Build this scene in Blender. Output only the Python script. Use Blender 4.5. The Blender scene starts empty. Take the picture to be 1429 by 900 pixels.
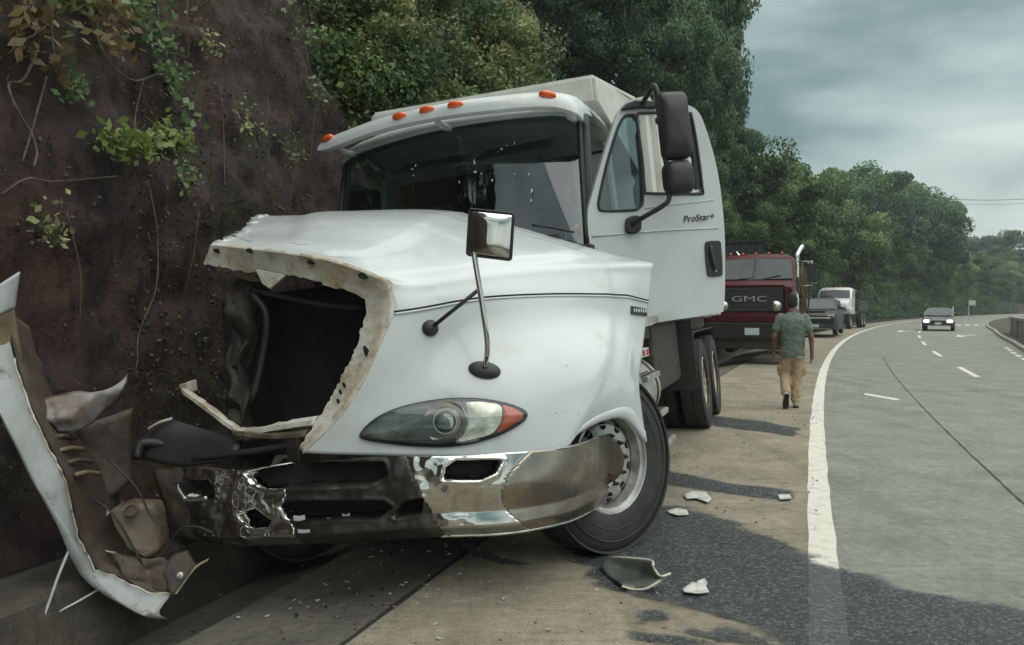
import bpy, bmesh, math, random
import numpy as np
from mathutils import Vector, Matrix, Euler, noise
from mathutils.bvhtree import BVHTree
random.seed(7); rng = np.random.default_rng(7)
S = bpy.context.scene; C = S.collection
R = math.radians
# ---------------------------------------------------------------- camera
FP, CX, HY, CH = 1080.0, 714.5, 428.0, 1.5      # focal length in photo pixels, centre column, horizon row, camera height
cd = bpy.data.cameras.new('camera'); cam = bpy.data.objects.new('camera', cd); C.objects.link(cam)
cam.location = (0, 0, CH); cam.rotation_euler = (R(90), 0, 0)
cd.sensor_width = 36; cd.lens = 36 * FP / 1429; cd.shift_y = -22 / 1429
cd.clip_start = .05; cd.clip_end = 4000
S.camera = cam
# ---------------------------------------------------------------- sky
W = bpy.data.worlds.new('World'); S.world = W; W.use_nodes = True
nt = W.node_tree; N = nt.nodes; L = nt.links; N.clear()
out = N.new('ShaderNodeOutputWorld')
sky = N.new('ShaderNodeTexSky'); sky.sky_type = 'NISHITA'; sky.sun_disc = False
SUN_EL, SUN_AZ = 66, 120                       # azimuth clockwise from +Y (behind the camera, right)
sky.sun_elevation = R(SUN_EL); sky.sun_rotation = R(SUN_AZ)
b1 = N.new('ShaderNodeBackground'); b1.inputs['Strength'].default_value = .1; L.new(sky.outputs[0], b1.inputs['Color'])
tc = N.new('ShaderNodeTexCoord'); sep = N.new('ShaderNodeSeparateXYZ'); L.new(tc.outputs['Generated'], sep.inputs[0])
mp = N.new('ShaderNodeMapping'); mp.inputs['Scale'].default_value = (1.0, 1.0, 2.6); mp.inputs['Location'].default_value = (.35, .2, .15)
L.new(tc.outputs['Generated'], mp.inputs[0])
n1 = N.new('ShaderNodeTexNoise'); n1.inputs['Scale'].default_value = 2.1; n1.inputs['Detail'].default_value = 5; n1.inputs['Roughness'].default_value = .48; n1.inputs['Distortion'].default_value = .25
L.new(mp.outputs[0], n1.inputs['Vector'])
rp = N.new('ShaderNodeValToRGB'); e = rp.color_ramp.elements
e[0].position = .40; e[0].color = (.135, .21, .215, 1); e[1].position = .63; e[1].color = (.6, .675, .635, 1)
x_ = e.new(.5); x_.color = (.345, .43, .412, 1)
L.new(n1.outputs['Fac'], rp.inputs[0])
# an overcast sky is brighter towards the zenith, with a pale strip of thin cloud at the horizon
zr = N.new('ShaderNodeValToRGB'); e = zr.color_ramp.elements
e[0].position = .0; e[0].color = (.62, .63, .62, 1); e[1].position = 1; e[1].color = (1, 1, 1, 1)
x_ = e.new(.09); x_.color = (.5, .52, .52, 1); x_ = e.new(.2); x_.color = (.28, .3, .3, 1); x_ = e.new(.42); x_.color = (.42, .44, .44, 1)
L.new(sep.outputs['Z'], zr.inputs[0])
mx = N.new('ShaderNodeMixRGB'); mx.blend_type = 'ADD'; mx.inputs[0].default_value = .8
L.new(rp.outputs[0], mx.inputs[1]); 
hr = N.new('ShaderNodeValToRGB'); e = hr.color_ramp.elements
e[0].position = .0; e[0].color = (.52, .5, .44, 1); e[1].position = 1; e[1].color = (.85, .87, .84, 1)
x_ = e.new(.10); x_.color = (.4, .39, .35, 1); x_ = e.new(.2); x_.color = (0, .005, .005, 1); x_ = e.new(.40); x_.color = (.12, .13, .13, 1)
L.new(sep.outputs['Z'], hr.inputs[0]); L.new(hr.outputs[0], mx.inputs[2])
b2 = N.new('ShaderNodeBackground'); b2.inputs['Strength'].default_value = .85; L.new(mx.outputs[0], b2.inputs['Color'])
ms = N.new('ShaderNodeMixShader'); ms.inputs[0].default_value = .92
L.new(b1.outputs[0], ms.inputs[1]); L.new(b2.outputs[0], ms.inputs[2]); L.new(ms.outputs[0], out.inputs[0])
# ---------------------------------------------------------------- sun behind cloud
ld = bpy.data.lights.new('sun', 'SUN'); ld.energy = 1.5; ld.angle = R(88); ld.color = (1, .965, .89)
sun = bpy.data.objects.new('sun', ld); C.objects.link(sun)
sd = Vector((math.sin(R(SUN_AZ)) * math.cos(R(SUN_EL)), math.cos(R(SUN_AZ)) * math.cos(R(SUN_EL)), math.sin(R(SUN_EL))))
sun.rotation_euler = sd.to_track_quat('Z', 'Y').to_euler(); sun.location = sd * 40
S.view_settings.view_transform = 'Standard'; S.view_settings.look = 'None'; S.view_settings.exposure = .55; S.view_settings.gamma = 1
S.cycles.use_denoising = True; S.cycles.max_bounces = 8; S.cycles.transparent_max_bounces = 12
# ---------------------------------------------------------------- materials
def srgb(r, g, b):
    f = lambda c: (c / 255) / 12.92 if c <= 10 else (((c / 255) + .055) / 1.055) ** 2.4
    return (f(r), f(g), f(b), 1)
def mat(name, col, rough=.6, metal=0, col2=None, scale=6, detail=4, lo=.35, hi=.65, bump=0, bscale=None, spec=.5, coat=0, obj=True, stretch=None, col3=None, s3=1.5, lo3=.5, hi3=.7, rough2=None):
    m = bpy.data.materials.new(name); m.use_nodes = True
    t = m.node_tree; n = t.nodes; l = t.links; p = n['Principled BSDF']
    p.inputs['Base Color'].default_value = col; p.inputs['Roughness'].default_value = rough; p.inputs['Metallic'].default_value = metal
    p.inputs['Specular IOR Level'].default_value = spec; p.inputs['Coat Weight'].default_value = coat; p.inputs['Coat Roughness'].default_value = .08
    tcn = n.new('ShaderNodeTexCoord'); src = tcn.outputs['Object']
    if stretch:
        mpn = n.new('ShaderNodeMapping'); mpn.inputs['Scale'].default_value = stretch; l.new(src, mpn.inputs[0]); src = mpn.outputs[0]
    def ramp(sc, de, a, b, src=src):
        nn = n.new('ShaderNodeTexNoise'); nn.inputs['Scale'].default_value = sc; nn.inputs['Detail'].default_value = de; nn.inputs['Roughness'].default_value = .62; l.new(src, nn.inputs['Vector'])
        mr = n.new('ShaderNodeMapRange'); mr.inputs['From Min'].default_value = a; mr.inputs['From Max'].default_value = b; l.new(nn.outputs['Fac'], mr.inputs['Value'])
        return nn, mr.outputs[0]
    last = None
    if col2:
        _, f = ramp(scale, detail, lo, hi)
        mxn = n.new('ShaderNodeMixRGB'); mxn.inputs[1].default_value = col; mxn.inputs[2].default_value = col2; l.new(f, mxn.inputs[0]); last = mxn.outputs[0]
        if rough2 is not None:
            rr = n.new('ShaderNodeMapRange'); rr.inputs['To Min'].default_value = rough; rr.inputs['To Max'].default_value = rough2; l.new(f, rr.inputs['Value']); l.new(rr.outputs[0], p.inputs['Roughness'])
    if col3:
        _, f = ramp(s3, 5, lo3, hi3, tcn.outputs['Object'])
        mxn = n.new('ShaderNodeMixRGB'); mxn.inputs[1].default_value = col; mxn.inputs[2].default_value = col3; l.new(f, mxn.inputs[0])
        if last: l.new(last, mxn.inputs[1])
        last = mxn.outputs[0]
    if last: l.new(last, p.inputs['Base Color'])
    if bump:
        nn, _ = ramp(bscale or scale * 4, 6, 0, 1)
        bn = n.new('ShaderNodeBump'); bn.inputs['Strength'].default_value = bump; bn.inputs['Distance'].default_value = .02
        l.new(nn.outputs['Fac'], bn.inputs['Height']); l.new(bn.outputs[0], p.inputs['Normal'])
    return m
def glass(name, tint, refl=.08, rough=.02):
    m = bpy.data.materials.new(name); m.use_nodes = True
    t = m.node_tree; n = t.nodes; l = t.links; n.clear()
    o = n.new('ShaderNodeOutputMaterial'); tr = n.new('ShaderNodeBsdfTransparent'); tr.inputs[0].default_value = tint
    gl = n.new('ShaderNodeBsdfGlossy'); gl.inputs['Roughness'].default_value = rough; gl.inputs['Color'].default_value = (.9, .95, 1, 1)
    fr = n.new('ShaderNodeFresnel'); fr.inputs['IOR'].default_value = 1.5
    ad = n.new('ShaderNodeMath'); ad.operation = 'ADD'; ad.inputs[1].default_value = refl - .04; ad.use_clamp = True; l.new(fr.outputs[0], ad.inputs[0])
    mi = n.new('ShaderNodeMixShader'); l.new(ad.outputs[0], mi.inputs[0]); l.new(tr.outputs[0], mi.inputs[1]); l.new(gl.outputs[0], mi.inputs[2]); l.new(mi.outputs[0], o.inputs[0])
    return m
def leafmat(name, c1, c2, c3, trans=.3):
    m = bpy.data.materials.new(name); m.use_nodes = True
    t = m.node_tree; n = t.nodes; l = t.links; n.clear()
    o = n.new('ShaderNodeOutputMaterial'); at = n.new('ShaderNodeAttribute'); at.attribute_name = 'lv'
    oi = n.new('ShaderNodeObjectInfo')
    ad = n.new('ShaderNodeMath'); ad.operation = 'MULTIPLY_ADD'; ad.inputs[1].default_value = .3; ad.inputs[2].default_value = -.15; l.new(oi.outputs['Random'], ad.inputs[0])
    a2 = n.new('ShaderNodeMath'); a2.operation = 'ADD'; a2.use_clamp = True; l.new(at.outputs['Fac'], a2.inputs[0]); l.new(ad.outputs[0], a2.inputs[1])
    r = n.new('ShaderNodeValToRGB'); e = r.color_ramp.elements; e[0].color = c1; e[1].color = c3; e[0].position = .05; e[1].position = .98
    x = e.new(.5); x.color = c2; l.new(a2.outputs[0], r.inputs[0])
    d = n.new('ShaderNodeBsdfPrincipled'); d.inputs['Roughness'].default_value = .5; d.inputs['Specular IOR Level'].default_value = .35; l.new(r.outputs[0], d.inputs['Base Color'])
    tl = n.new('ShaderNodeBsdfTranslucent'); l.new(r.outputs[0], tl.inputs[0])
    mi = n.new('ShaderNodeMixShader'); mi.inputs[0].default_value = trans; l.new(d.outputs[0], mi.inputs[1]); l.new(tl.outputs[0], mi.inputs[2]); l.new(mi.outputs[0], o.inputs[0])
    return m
# ---------------------------------------------------------------- mesh helpers
def tag(o, label=None, cat=None, group=None, kind=None):
    if label: o['label'] = label
    if cat: o['category'] = cat
    if group: o['group'] = group
    if kind: o['kind'] = kind
    return o
def empty(name, loc=(0, 0, 0), rz=0, label=None, cat=None, group=None):
    o = bpy.data.objects.new(name, None); C.objects.link(o); o.location = loc; o.rotation_euler = (0, 0, rz); o.empty_display_size = .2
    return tag(o, label, cat, group)
class G:
    def __init__(s): s.v = []; s.f = []
    def add(s, vs, fs):
        b = len(s.v); s.v += [tuple(p) for p in vs]; s.f += [tuple(i + b for i in q) for q in fs]; return s
    def box(s, c, d, M=None):
        x, y, z = d[0] / 2, d[1] / 2, d[2] / 2
        vs = [Vector((a * x, b * y, e * z)) for e in (-1, 1) for a, b in ((-1, -1), (1, -1), (1, 1), (-1, 1))]
        if M: vs = [M @ q for q in vs]
        return s.add([q + Vector(c) for q in vs], [(3, 2, 1, 0), (4, 5, 6, 7), (0, 1, 5, 4), (1, 2, 6, 5), (2, 3, 7, 6), (3, 0, 4, 7)])
    def tube(s, pts, r, n=8, cap=True):
        pts = [Vector(p) for p in pts]; rs = r if isinstance(r, (list, tuple)) else [r] * len(pts)
        vs = []; up = None
        for i, p in enumerate(pts):
            d = (pts[min(i + 1, len(pts) - 1)] - pts[max(i - 1, 0)]).normalized()
            if up is None: up = d.orthogonal().normalized()
            a = (up - d * up.dot(d)); a = a.normalized() if a.length > 1e-6 else d.orthogonal().normalized(); up = a; b = d.cross(a)
            vs += [p + (a * math.cos(2 * math.pi * k / n) + b * math.sin(2 * math.pi * k / n)) * rs[i] for k in range(n)]
        fs = [(i * n + k, i * n + (k + 1) % n, (i + 1) * n + (k + 1) % n, (i + 1) * n + k) for i in range(len(pts) - 1) for k in range(n)]
        if cap: fs += [tuple(range(n))[::-1], tuple(range((len(pts) - 1) * n, len(pts) * n))]
        return s.add(vs, fs)
    def lathe(s, prof, c, axis, n=24, cap=True):           # prof = [(radius, height along axis)]
        c = Vector(c); ax = Vector(axis).normalized(); a = ax.orthogonal().normalized(); b = ax.cross(a)
        vs = [c + ax * h + (a * math.cos(2 * math.pi * k / n) + b * math.sin(2 * math.pi * k / n)) * r for r, h in prof for k in range(n)]
        fs = [(i * n + k, i * n + (k + 1) % n, (i + 1) * n + (k + 1) % n, (i + 1) * n + k) for i in range(len(prof) - 1) for k in range(n)]
        if cap: fs += [tuple(range(n))[::-1], tuple(range((len(prof) - 1) * n, len(prof) * n))]
        return s.add(vs, fs)
    def prism(s, poly, off):
        n = len(poly); off = Vector(off); a = [Vector(p) for p in poly]
        return s.add(a + [p + off for p in a], [tuple(range(n))[::-1], tuple(range(n, 2 * n))] + [(i, (i + 1) % n, n + (i + 1) % n, n + i) for i in range(n)])
    def grid(s, P, wrap=False):
        r, c = len(P), len(P[0]); k = c if wrap else c - 1
        return s.add([p for row in P for p in row], [(i * c + j, i * c + (j + 1) % c, (i + 1) * c + (j + 1) % c, (i + 1) * c + j) for i in range(r - 1) for j in range(k)])
    def make(s, name, m, parent=None, smooth=False, bevel=0, solid=0, sub=0, fix=True, soff=-1):
        me = bpy.data.meshes.new(name); me.from_pydata(s.v, [], s.f); me.validate()
        if fix:
            bm = bmesh.new(); bm.from_mesh(me); bmesh.ops.recalc_face_normals(bm, faces=bm.faces); bm.to_mesh(me); bm.free()
        if m: me.materials.append(m)
        o = bpy.data.objects.new(name, me); C.objects.link(o)
        if parent: o.parent = parent
        if smooth is True: me.shade_smooth()
        elif smooth: 
            me.shade_smooth(); me.set_sharp_from_angle(angle=R(smooth))
        if solid: q = o.modifiers.new('s', 'SOLIDIFY'); q.thickness = solid; q.offset = soff
        if bevel: q = o.modifiers.new('b', 'BEVEL'); q.width = bevel; q.segments = 2; q.limit_method = 'ANGLE'; q.angle_limit = R(35)
        if sub: q = o.modifiers.new('u', 'SUBSURF'); q.levels = sub; q.render_levels = sub
        return o
def crom(pts, n):                                           # Catmull-Rom through points, n steps per span
    P = [np.array(p, float) for p in pts]; P = [2 * P[0] - P[1]] + P + [2 * P[-1] - P[-2]]; o = []
    for i in range(1, len(P) - 2):
        for k in range(n):
            t = k / n
            o.append(.5 * (2 * P[i] + (P[i + 1] - P[i - 1]) * t + (2 * P[i - 1] - 5 * P[i] + 4 * P[i + 1] - P[i + 2]) * t * t + (3 * P[i] - P[i - 1] - 3 * P[i + 1] + P[i + 2]) * t ** 3))
    return o + [P[-2]]
def surf(rows, nu, nv):
    a = [crom(r, nv) for r in rows]
    cols = [crom([a[i][j] for i in range(len(a))], nu) for j in range(len(a[0]))]
    return [[cols[j][i] for j in range(len(cols))] for i in range(len(cols[0]))]
def rrect(w, h, r, n=4):                                    # rounded rectangle, centred
    o = []
    for cx, cy, a0 in ((w / 2 - r, h / 2 - r, 0), (-w / 2 + r, h / 2 - r, 90), (-w / 2 + r, -h / 2 + r, 180), (w / 2 - r, -h / 2 + r, 270)):
        o += [(cx + r * math.cos(R(a0 + 90 * k / n)), cy + r * math.sin(R(a0 + 90 * k / n))) for k in range(n + 1)]
    return o
def wpt(px, py, Y): return Vector(((px - CX) / FP * Y, Y, CH + (HY - py) / FP * Y))
def gpt(px, py, z=0): return wpt(px, py, (CH - z) * FP / (py - HY))
def text_mesh(txt, size, depth, name, m, parent, M, sx=1, shear=0):
    cu = bpy.data.curves.new('t', 'FONT'); cu.body = txt; cu.size = size; cu.extrude = depth; cu.align_x = 'CENTER'; cu.align_y = 'CENTER'; cu.shear = shear; cu.resolution_u = 3
    t = bpy.data.objects.new('t', cu); C.objects.link(t)
    me = bpy.data.meshes.new_from_object(t.evaluated_get(bpy.context.evaluated_depsgraph_get())); bpy.data.objects.remove(t)
    me.transform(M @ Matrix.Diagonal((sx, 1, 1, 1))); me.materials.clear(); me.materials.append(m); me.name = name
    o = bpy.data.objects.new(name, me); C.objects.link(o); o.parent = parent
    return o
def copy_tree(o, parent=None):
    c = o.copy(); C.objects.link(c)
    if parent: c.parent = parent
    for ch in list(o.children): copy_tree(ch, c)
    return c
# ---------------------------------------------------------------- shared materials
M = {}
def paving(name, c0, c1, dark, grain=.5, wear=.35):
    """worn concrete: aggregate grain, blotches, brushing across the road and tyre wear along it"""
    m = bpy.data.materials.new(name); m.use_nodes = True; t = m.node_tree; n = t.nodes; l = t.links; p = n['Principled BSDF']; p.inputs['Roughness'].default_value = .85; p.inputs['Specular IOR Level'].default_value = .35
    tcn = n.new('ShaderNodeTexCoord')
    def noi(scale, detail, vec, rough=.6):
        q = n.new('ShaderNodeTexNoise'); q.inputs['Scale'].default_value = scale; q.inputs['Detail'].default_value = detail; q.inputs['Roughness'].default_value = rough; l.new(vec, q.inputs['Vector']); return q.outputs['Fac']
    def mapped(sc):
        q = n.new('ShaderNodeMapping'); q.inputs['Rotation'].default_value = (0, 0, R(21)); q.inputs['Scale'].default_value = sc; l.new(tcn.outputs['Object'], q.inputs[0]); return q.outputs[0]
    def rng_(v, a, b, lo=0, hi=1):
        q = n.new('ShaderNodeMapRange'); q.inputs['From Min'].default_value = a; q.inputs['From Max'].default_value = b; q.inputs['To Min'].default_value = lo; q.inputs['To Max'].default_value = hi; l.new(v, q.inputs['Value']); return q.outputs[0]
    def mix(f, a, b, mode='MIX'):
        q = n.new('ShaderNodeMixRGB'); q.blend_type = mode
        (l.new(f, q.inputs[0]) if not isinstance(f, float) else q.inputs[0].__setattr__('default_value', f))
        for k, v in ((1, a), (2, b)):
            if isinstance(v, tuple): q.inputs[k].default_value = v
            else: l.new(v, q.inputs[k])
        return q.outputs[0]
    obj_ = tcn.outputs['Object']
    base = mix(rng_(noi(1.7, 8, obj_), .3, .72), c0, c1)
    base = mix(rng_(noi(.9, 6, mapped((2.2, .12, 1))), .52, .78, 0, wear), base, dark)          # wear along the lane
    base = mix(rng_(noi(5, 5, mapped((.35, 7, 1))), .5, .8, 0, .4), base, dark)                   # brushing across it
    base = mix(rng_(noi(2.4, 9, obj_, .7), .62, .72, 0, .55), base, dark)                         # old stains
    gr = noi(95, 3, obj_, .7); base = mix(grain, base, rng_(gr, .25, .75, .35, 1.55), 'MULTIPLY')
    fine = noi(13, 7, obj_, .78); base = mix(.6, base, rng_(fine, .3, .7, .45, 1.5), 'MULTIPLY')
    l.new(base, p.inputs['Base Color'])
    bn = n.new('ShaderNodeBump'); bn.inputs['Strength'].default_value = .7; bn.inputs['Distance'].default_value = .012; l.new(gr, bn.inputs['Height'])
    b2_ = n.new('ShaderNodeBump'); b2_.inputs['Strength'].default_value = .4; b2_.inputs['Distance'].default_value = .02; l.new(noi(5, 5, mapped((.5, 9, 1))), b2_.inputs['Height']); l.new(bn.outputs[0], b2_.inputs['Normal']); l.new(b2_.outputs[0], p.inputs['Normal'])
    return m
def bankmat():
    m = bpy.data.materials.new('bank_earth'); m.use_nodes = True; t = m.node_tree; n = t.nodes; l = t.links; p = n['Principled BSDF']; p.inputs['Roughness'].default_value = .8; p.inputs['Specular IOR Level'].default_value = .3
    tcn = n.new('ShaderNodeTexCoord')
    def noi(scale, detail, sc=None, rough=.62, rot=(0, 0, 0)):
        q = n.new('ShaderNodeTexNoise'); q.inputs['Scale'].default_value = scale; q.inputs['Detail'].default_value = detail; q.inputs['Roughness'].default_value = rough; v = tcn.outputs['Object']
        if sc: w = n.new('ShaderNodeMapping'); w.inputs['Scale'].default_value = sc; w.inputs['Rotation'].default_value = rot; l.new(v, w.inputs[0]); v = w.outputs[0]
        l.new(v, q.inputs['Vector']); return q.outputs['Fac']
    def mx_(f, a, b, lo, hi, top=1.0):
        r = n.new('ShaderNodeMapRange'); r.inputs['From Min'].default_value = lo; r.inputs['From Max'].default_value = hi; r.inputs['To Max'].default_value = top; l.new(f, r.inputs['Value']); q = n.new('ShaderNodeMixRGB'); l.new(r.outputs[0], q.inputs[0])
        for k, v in ((1, a), (2, b)):
            if isinstance(v, tuple): q.inputs[k].default_value = v
            else: l.new(v, q.inputs[k])
        return q.outputs[0]
    c = mx_(noi(3.2, 12, rough=.7), (.026, .0165, .016, 1), (.084, .052, .046, 1), .34, .68)
    c = mx_(noi(.55, 5), c, (.13, .06, .036, 1), .54, .7, .75)                       # red clay patches
    c = mx_(noi(1.1, 9, (1, 1, .45), .7), c, (.048, .05, .022, 1), .5, .62, .85)     # moss
    c = mx_(noi(2.2, 8, (2.2, 2.2, .28), .65, (R(14), 0, 0)), c, (.012, .0095, .010, 1), .5, .66, .75)    # damp streaks down the face
    c = mx_(noi(16, 8, rough=.75), c, (.115, .085, .075, 1), .56, .7, .65)
    c = mx_(noi(5.5, 10, (1.6, 1.6, .5), .75, (0, R(18), 0)), c, (.008, .0065, .007, 1), .53, .63, .8)
    l.new(c, p.inputs['Base Color'])
    bn = n.new('ShaderNodeBump'); bn.inputs['Strength'].default_value = 1.0; bn.inputs['Distance'].default_value = .09; l.new(noi(5, 12, rough=.74), bn.inputs['Height']); l.new(bn.outputs[0], p.inputs['Normal'])
    return m
M['road'] = paving('road_concrete', (.18, .186, .16, 1), (.285, .288, .25, 1), (.08, .085, .075, 1), .6, .5)
M['shoulder'] = paving('shoulder_concrete', (.205, .182, .136, 1), (.345, .307, .232, 1), (.07, .064, .052, 1), .65, .55)
M['gutter'] = paving('gutter_concrete', (.085, .08, .068, 1), (.185, .17, .14, 1), (.035, .034, .029, 1), .6, .3)
M['paint'] = mat('road_paint', (.62, .6, .52, 1), .7, col2=(.36, .35, .31, 1), scale=9, detail=8, lo=.5, hi=.75, bump=.3, bscale=70)
M['joint'] = mat('joint_tar', (.02, .02, .019, 1), .8)
M['earth'] = bankmat()
M['soil'] = mat('ground_soil', (.04, .045, .025, 1), .95, col2=(.07, .06, .04, 1), scale=.4, bump=.4)
M['wall'] = mat('barrier_concrete', (.2, .19, .165, 1), .85, col2=(.33, .31, .27, 1), scale=1.5, detail=8, bump=.4, bscale=20)
M['bark'] = mat('bark', (.045, .036, .028, 1), .9, col2=(.1, .085, .065, 1), scale=9, bump=.6)
M['root'] = mat('pale_root', (.05, .04, .032, 1), .9, col2=(.12, .1, .08, 1), scale=14, bump=.3)
M['leaf_dark'] = leafmat('leaf_dark', (0.02074, 0.05, 0.02904, 1), (0.0732, 0.1475, 0.07656, 1), (0.1952, 0.2937, 0.132, 1))
M['leaf_mid'] = leafmat('leaf_mid', (0.03172, 0.065, 0.0264, 1), (0.1098, 0.1875, 0.066, 1), (0.2806, 0.3625, 0.132, 1))
M['leaf_olive'] = leafmat('leaf_olive', (.045, .062, .022, 1), (.15, .19, .075, 1), (.36, .38, .17, 1))
M['leaf_light'] = leafmat('leaf_light', (.05, .09, .02, 1), (.14, .21, .05, 1), (.28, .32, .1, 1))
M['leaf_dry'] = leafmat('leaf_dry', (.04, .04, .016, 1), (.13, .1, .04, 1), (.24, .16, .07, 1))
M['leaf_far'] = leafmat('leaf_far', (.04, .07, .055, 1), (.095, .145, .105, 1), (.17, .22, .15, 1))
# ================================================================ the road and its edges
def XL(Y): return .156 + .3595 * Y + .00192 * Y * Y       # painted edge line of the carriageway
def RP(Y, off, z=0):
    s = .3595 + .00384 * Y; n = math.hypot(1, s)
    return Vector((XL(Y) + off / n, Y - off * s / n, z))
ROADY = [-14 + .5 * i for i in range(100)] + [36 + 2 * i for i in range(70)] + [176 + 8 * i for i in range(14)]
def strip(name, offs, m, ys=ROADY, zf=None, kind='structure', parent=None, smooth=False):
    g = G(); g.grid([[RP(y, o, z) for o, z in offs] for y in ys])
    o = g.make(name, m, parent, smooth=smooth)
    if kind: tag(o, kind=kind)
    return o
g = G(); g.grid([[(x, y, -.75) for x in (-1500, -300, -60, 0, 60, 300, 1500)] for y in (-1500, -300, -60, 0, 60, 300, 1500)])
tag(g.make('ground', M['soil']), kind='structure')
road = strip('road', [(0, 0), (1.5, .0), (3.2, .0), (5, .0), (7.6, 0), (7.7, -.9)], M['road'])
shoulder = strip('shoulder', [(-2.02, 0), (-1, .001), (0, 0)], M['shoulder'])
gutter = strip('gutter', [(-2.02, -.003), (-2.1, -.012), (-2.9, -.15), (-3.0, -.165), (-3.04, -.24), (-3.35, -.36), (-3.62, -.37), (-3.63, -.34)], M['gutter'], smooth=30)
M['oldwall'] = paving('mossy_wall', (.05, .044, .036, 1), (.11, .096, .076, 1), (.02, .02, .014, 1), .6, .5)
gutter_wall = strip('gutter_wall', [(-3.61, -.42), (-3.66, .03), (-3.70, .07), (-4.3, .09)], M['oldwall'], smooth=30)
def RO(Y): return float(np.interp(Y, [0, 24, 34, 50, 70, 200], [4.9, 5.4, 6.2, 6.95, 6.95, 6.95]))
g = G(); g.grid([[RP(y, RO(y) + o, z) for o, z in ((.16, .06), (1.0, .06), (3, -.3), (30, -1.2))] for y in [-14 + 2 * i for i in range(100)]]); tag(g.make('verge', M['soil']), kind='structure')
g = G(); g.grid([[RP(y, RO(y) + o, z) for o, z in ((0, -.02), (.01, .12), (.16, .13), (.17, -.02))] for y in [-14 + 2 * i for i in range(100)]]); tag(g.make('kerb', M['wall'], smooth=30), kind='structure')
# markings, each part a sheet a few mm above the road
def mark(name, ya, yb, off, w, z=.004, m='paint', n=None, jag=0):
    n = n or max(2, int((yb - ya) / .5)); g = G()
    g.grid([[RP(ya + (yb - ya) * i / n, off - w / 2 + random.uniform(-jag, jag), z), RP(ya + (yb - ya) * i / n, off + w / 2 + random.uniform(-jag, jag), z)] for i in range(n + 1)])
    return g.make(name, M[m], road)
mark('edge_line', -14, 120, 0, .165, jag=.006, n=500)
for ya in (5.6, 10.4, 17.7, 24.6, 31.6, 38.6, 46, 53, 60, 68, 76):
    if ya > 12: mark('lane_dash', ya, ya + 2.4 + .02 * ya, 3.05, .12)
mark('expansion_joint', -14, 24, 1.45, .016, .003, 'joint', n=300, jag=.006)
mark('joint_groove', -14, 60, -2.03, .03, .004, 'joint', n=300, jag=.006)
for y0, o0, o1 in ((11.15, .9, 1.75), (30, 1.4, 1.75), (44, 3.3, 4.1)):
    pass
g = G()                                                     # short worn transverse mark near the joint
g.add([gpt(1205, 550.5, .004), gpt(1250, 558.5, .004), gpt(1257, 557, .004), gpt(1208, 548.5, .004)], [(0, 1, 2, 3)]); g.make('worn_mark', M['paint'], road)
def arrow(Y, off, s):
    g = G(); a = lambda dy, do: RP(Y + dy, off + do, .004)
    g.add([a(0, -.09), a(0, .09), a(-1.6 * s, .09), a(-1.6 * s, -.09)], [(0, 1, 2, 3)])
    g.add([a(-1.62 * s, -.3), a(-1.62 * s, .3), a(-2.6 * s, 0)], [(0, 1, 2)])
    g.add([a(-.5 * s, .1), a(.3 * s, .75), a(-.2 * s, .8), a(-1.0 * s, .1)], [(0, 1, 2, 3)])
    g.make('arrow_mark', M['paint'], road)
arrow(50, 2.0, 1.3); arrow(43.5, 4.9, 1.2)
for k in range(9):
    g = G(); y = 63 + .3 * k; o = 2.4 + .62 * k
    g.add([RP(y, o, .004), RP(y, o + .38, .004), RP(y + 2.6, o + .38, .004), RP(y + 2.6, o, .004)], [(0, 1, 2, 3)]); g.make('crossing_bar', M['paint'], road)
for k in range(7):
    g = G(); y = 20.5 + 1.6 * k
    g.add([RP(y, RO(y) - .4, .005), RP(y, RO(y) - .25, .005), RP(y + .9, RO(y + .9) - .25, .005), RP(y + .9, RO(y + .9) - .4, .005)], [(0, 1, 2, 3)]); g.make('edge_block', M['paint'], road)
# ================================================================ wet spills of leaked fluid
def wetmat():
    m = mat('wet_spill', (.02, .028, .034, 1), .12, col2=(.14, .165, .18, 1), scale=55, detail=6, lo=.46, hi=.66, bump=1.0, bscale=48, rough2=.42, spec=.75)  # paler blue speckle paints sky glints into the wet colour
    t = m.node_tree; n = t.nodes; l = t.links; p = n['Principled BSDF']
    at = n.new('ShaderNodeAttribute'); at.attribute_name = 'depth'; tcn = n.new('ShaderNodeTexCoord'); nz = n.new('ShaderNodeTexNoise'); nz.inputs['Scale'].default_value = 26; nz.inputs['Detail'].default_value = 8; nz.inputs['Roughness'].default_value = .75
    mpn = n.new('ShaderNodeMapping'); mpn.inputs['Rotation'].default_value = (0, 0, R(21)); mpn.inputs['Scale'].default_value = (.6, 1.6, 1); l.new(tcn.outputs['Object'], mpn.inputs[0]); l.new(mpn.outputs[0], nz.inputs['Vector'])
    ad = n.new('ShaderNodeMath'); ad.operation = 'MULTIPLY_ADD'; ad.inputs[1].default_value = 1.9; ad.inputs[2].default_value = -.95; l.new(nz.outputs['Fac'], ad.inputs[0])
    sm_ = n.new('ShaderNodeMath'); sm_.operation = 'ADD'; l.new(at.outputs['Fac'], sm_.inputs[0]); l.new(ad.outputs[0], sm_.inputs[1])
    mr = n.new('ShaderNodeMapRange'); mr.interpolation_type = 'SMOOTHSTEP'; mr.inputs['From Min'].default_value = .05; mr.inputs['From Max'].default_value = .75; mr.inputs['To Max'].default_value = .74; l.new(sm_.outputs[0], mr.inputs['Value']); l.new(mr.outputs[0], p.inputs['Alpha'])
    return m
M['wet'] = wetmat()
def inpoly(x, y, P):
    c = False; j = len(P) - 1
    for i in range(len(P)):
        if (P[i][1] > y) != (P[j][1] > y) and x < (P[j][0] - P[i][0]) * (y - P[i][1]) / (P[j][1] - P[i][1]) + P[i][0]: c = not c
        j = i
    return c
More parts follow.
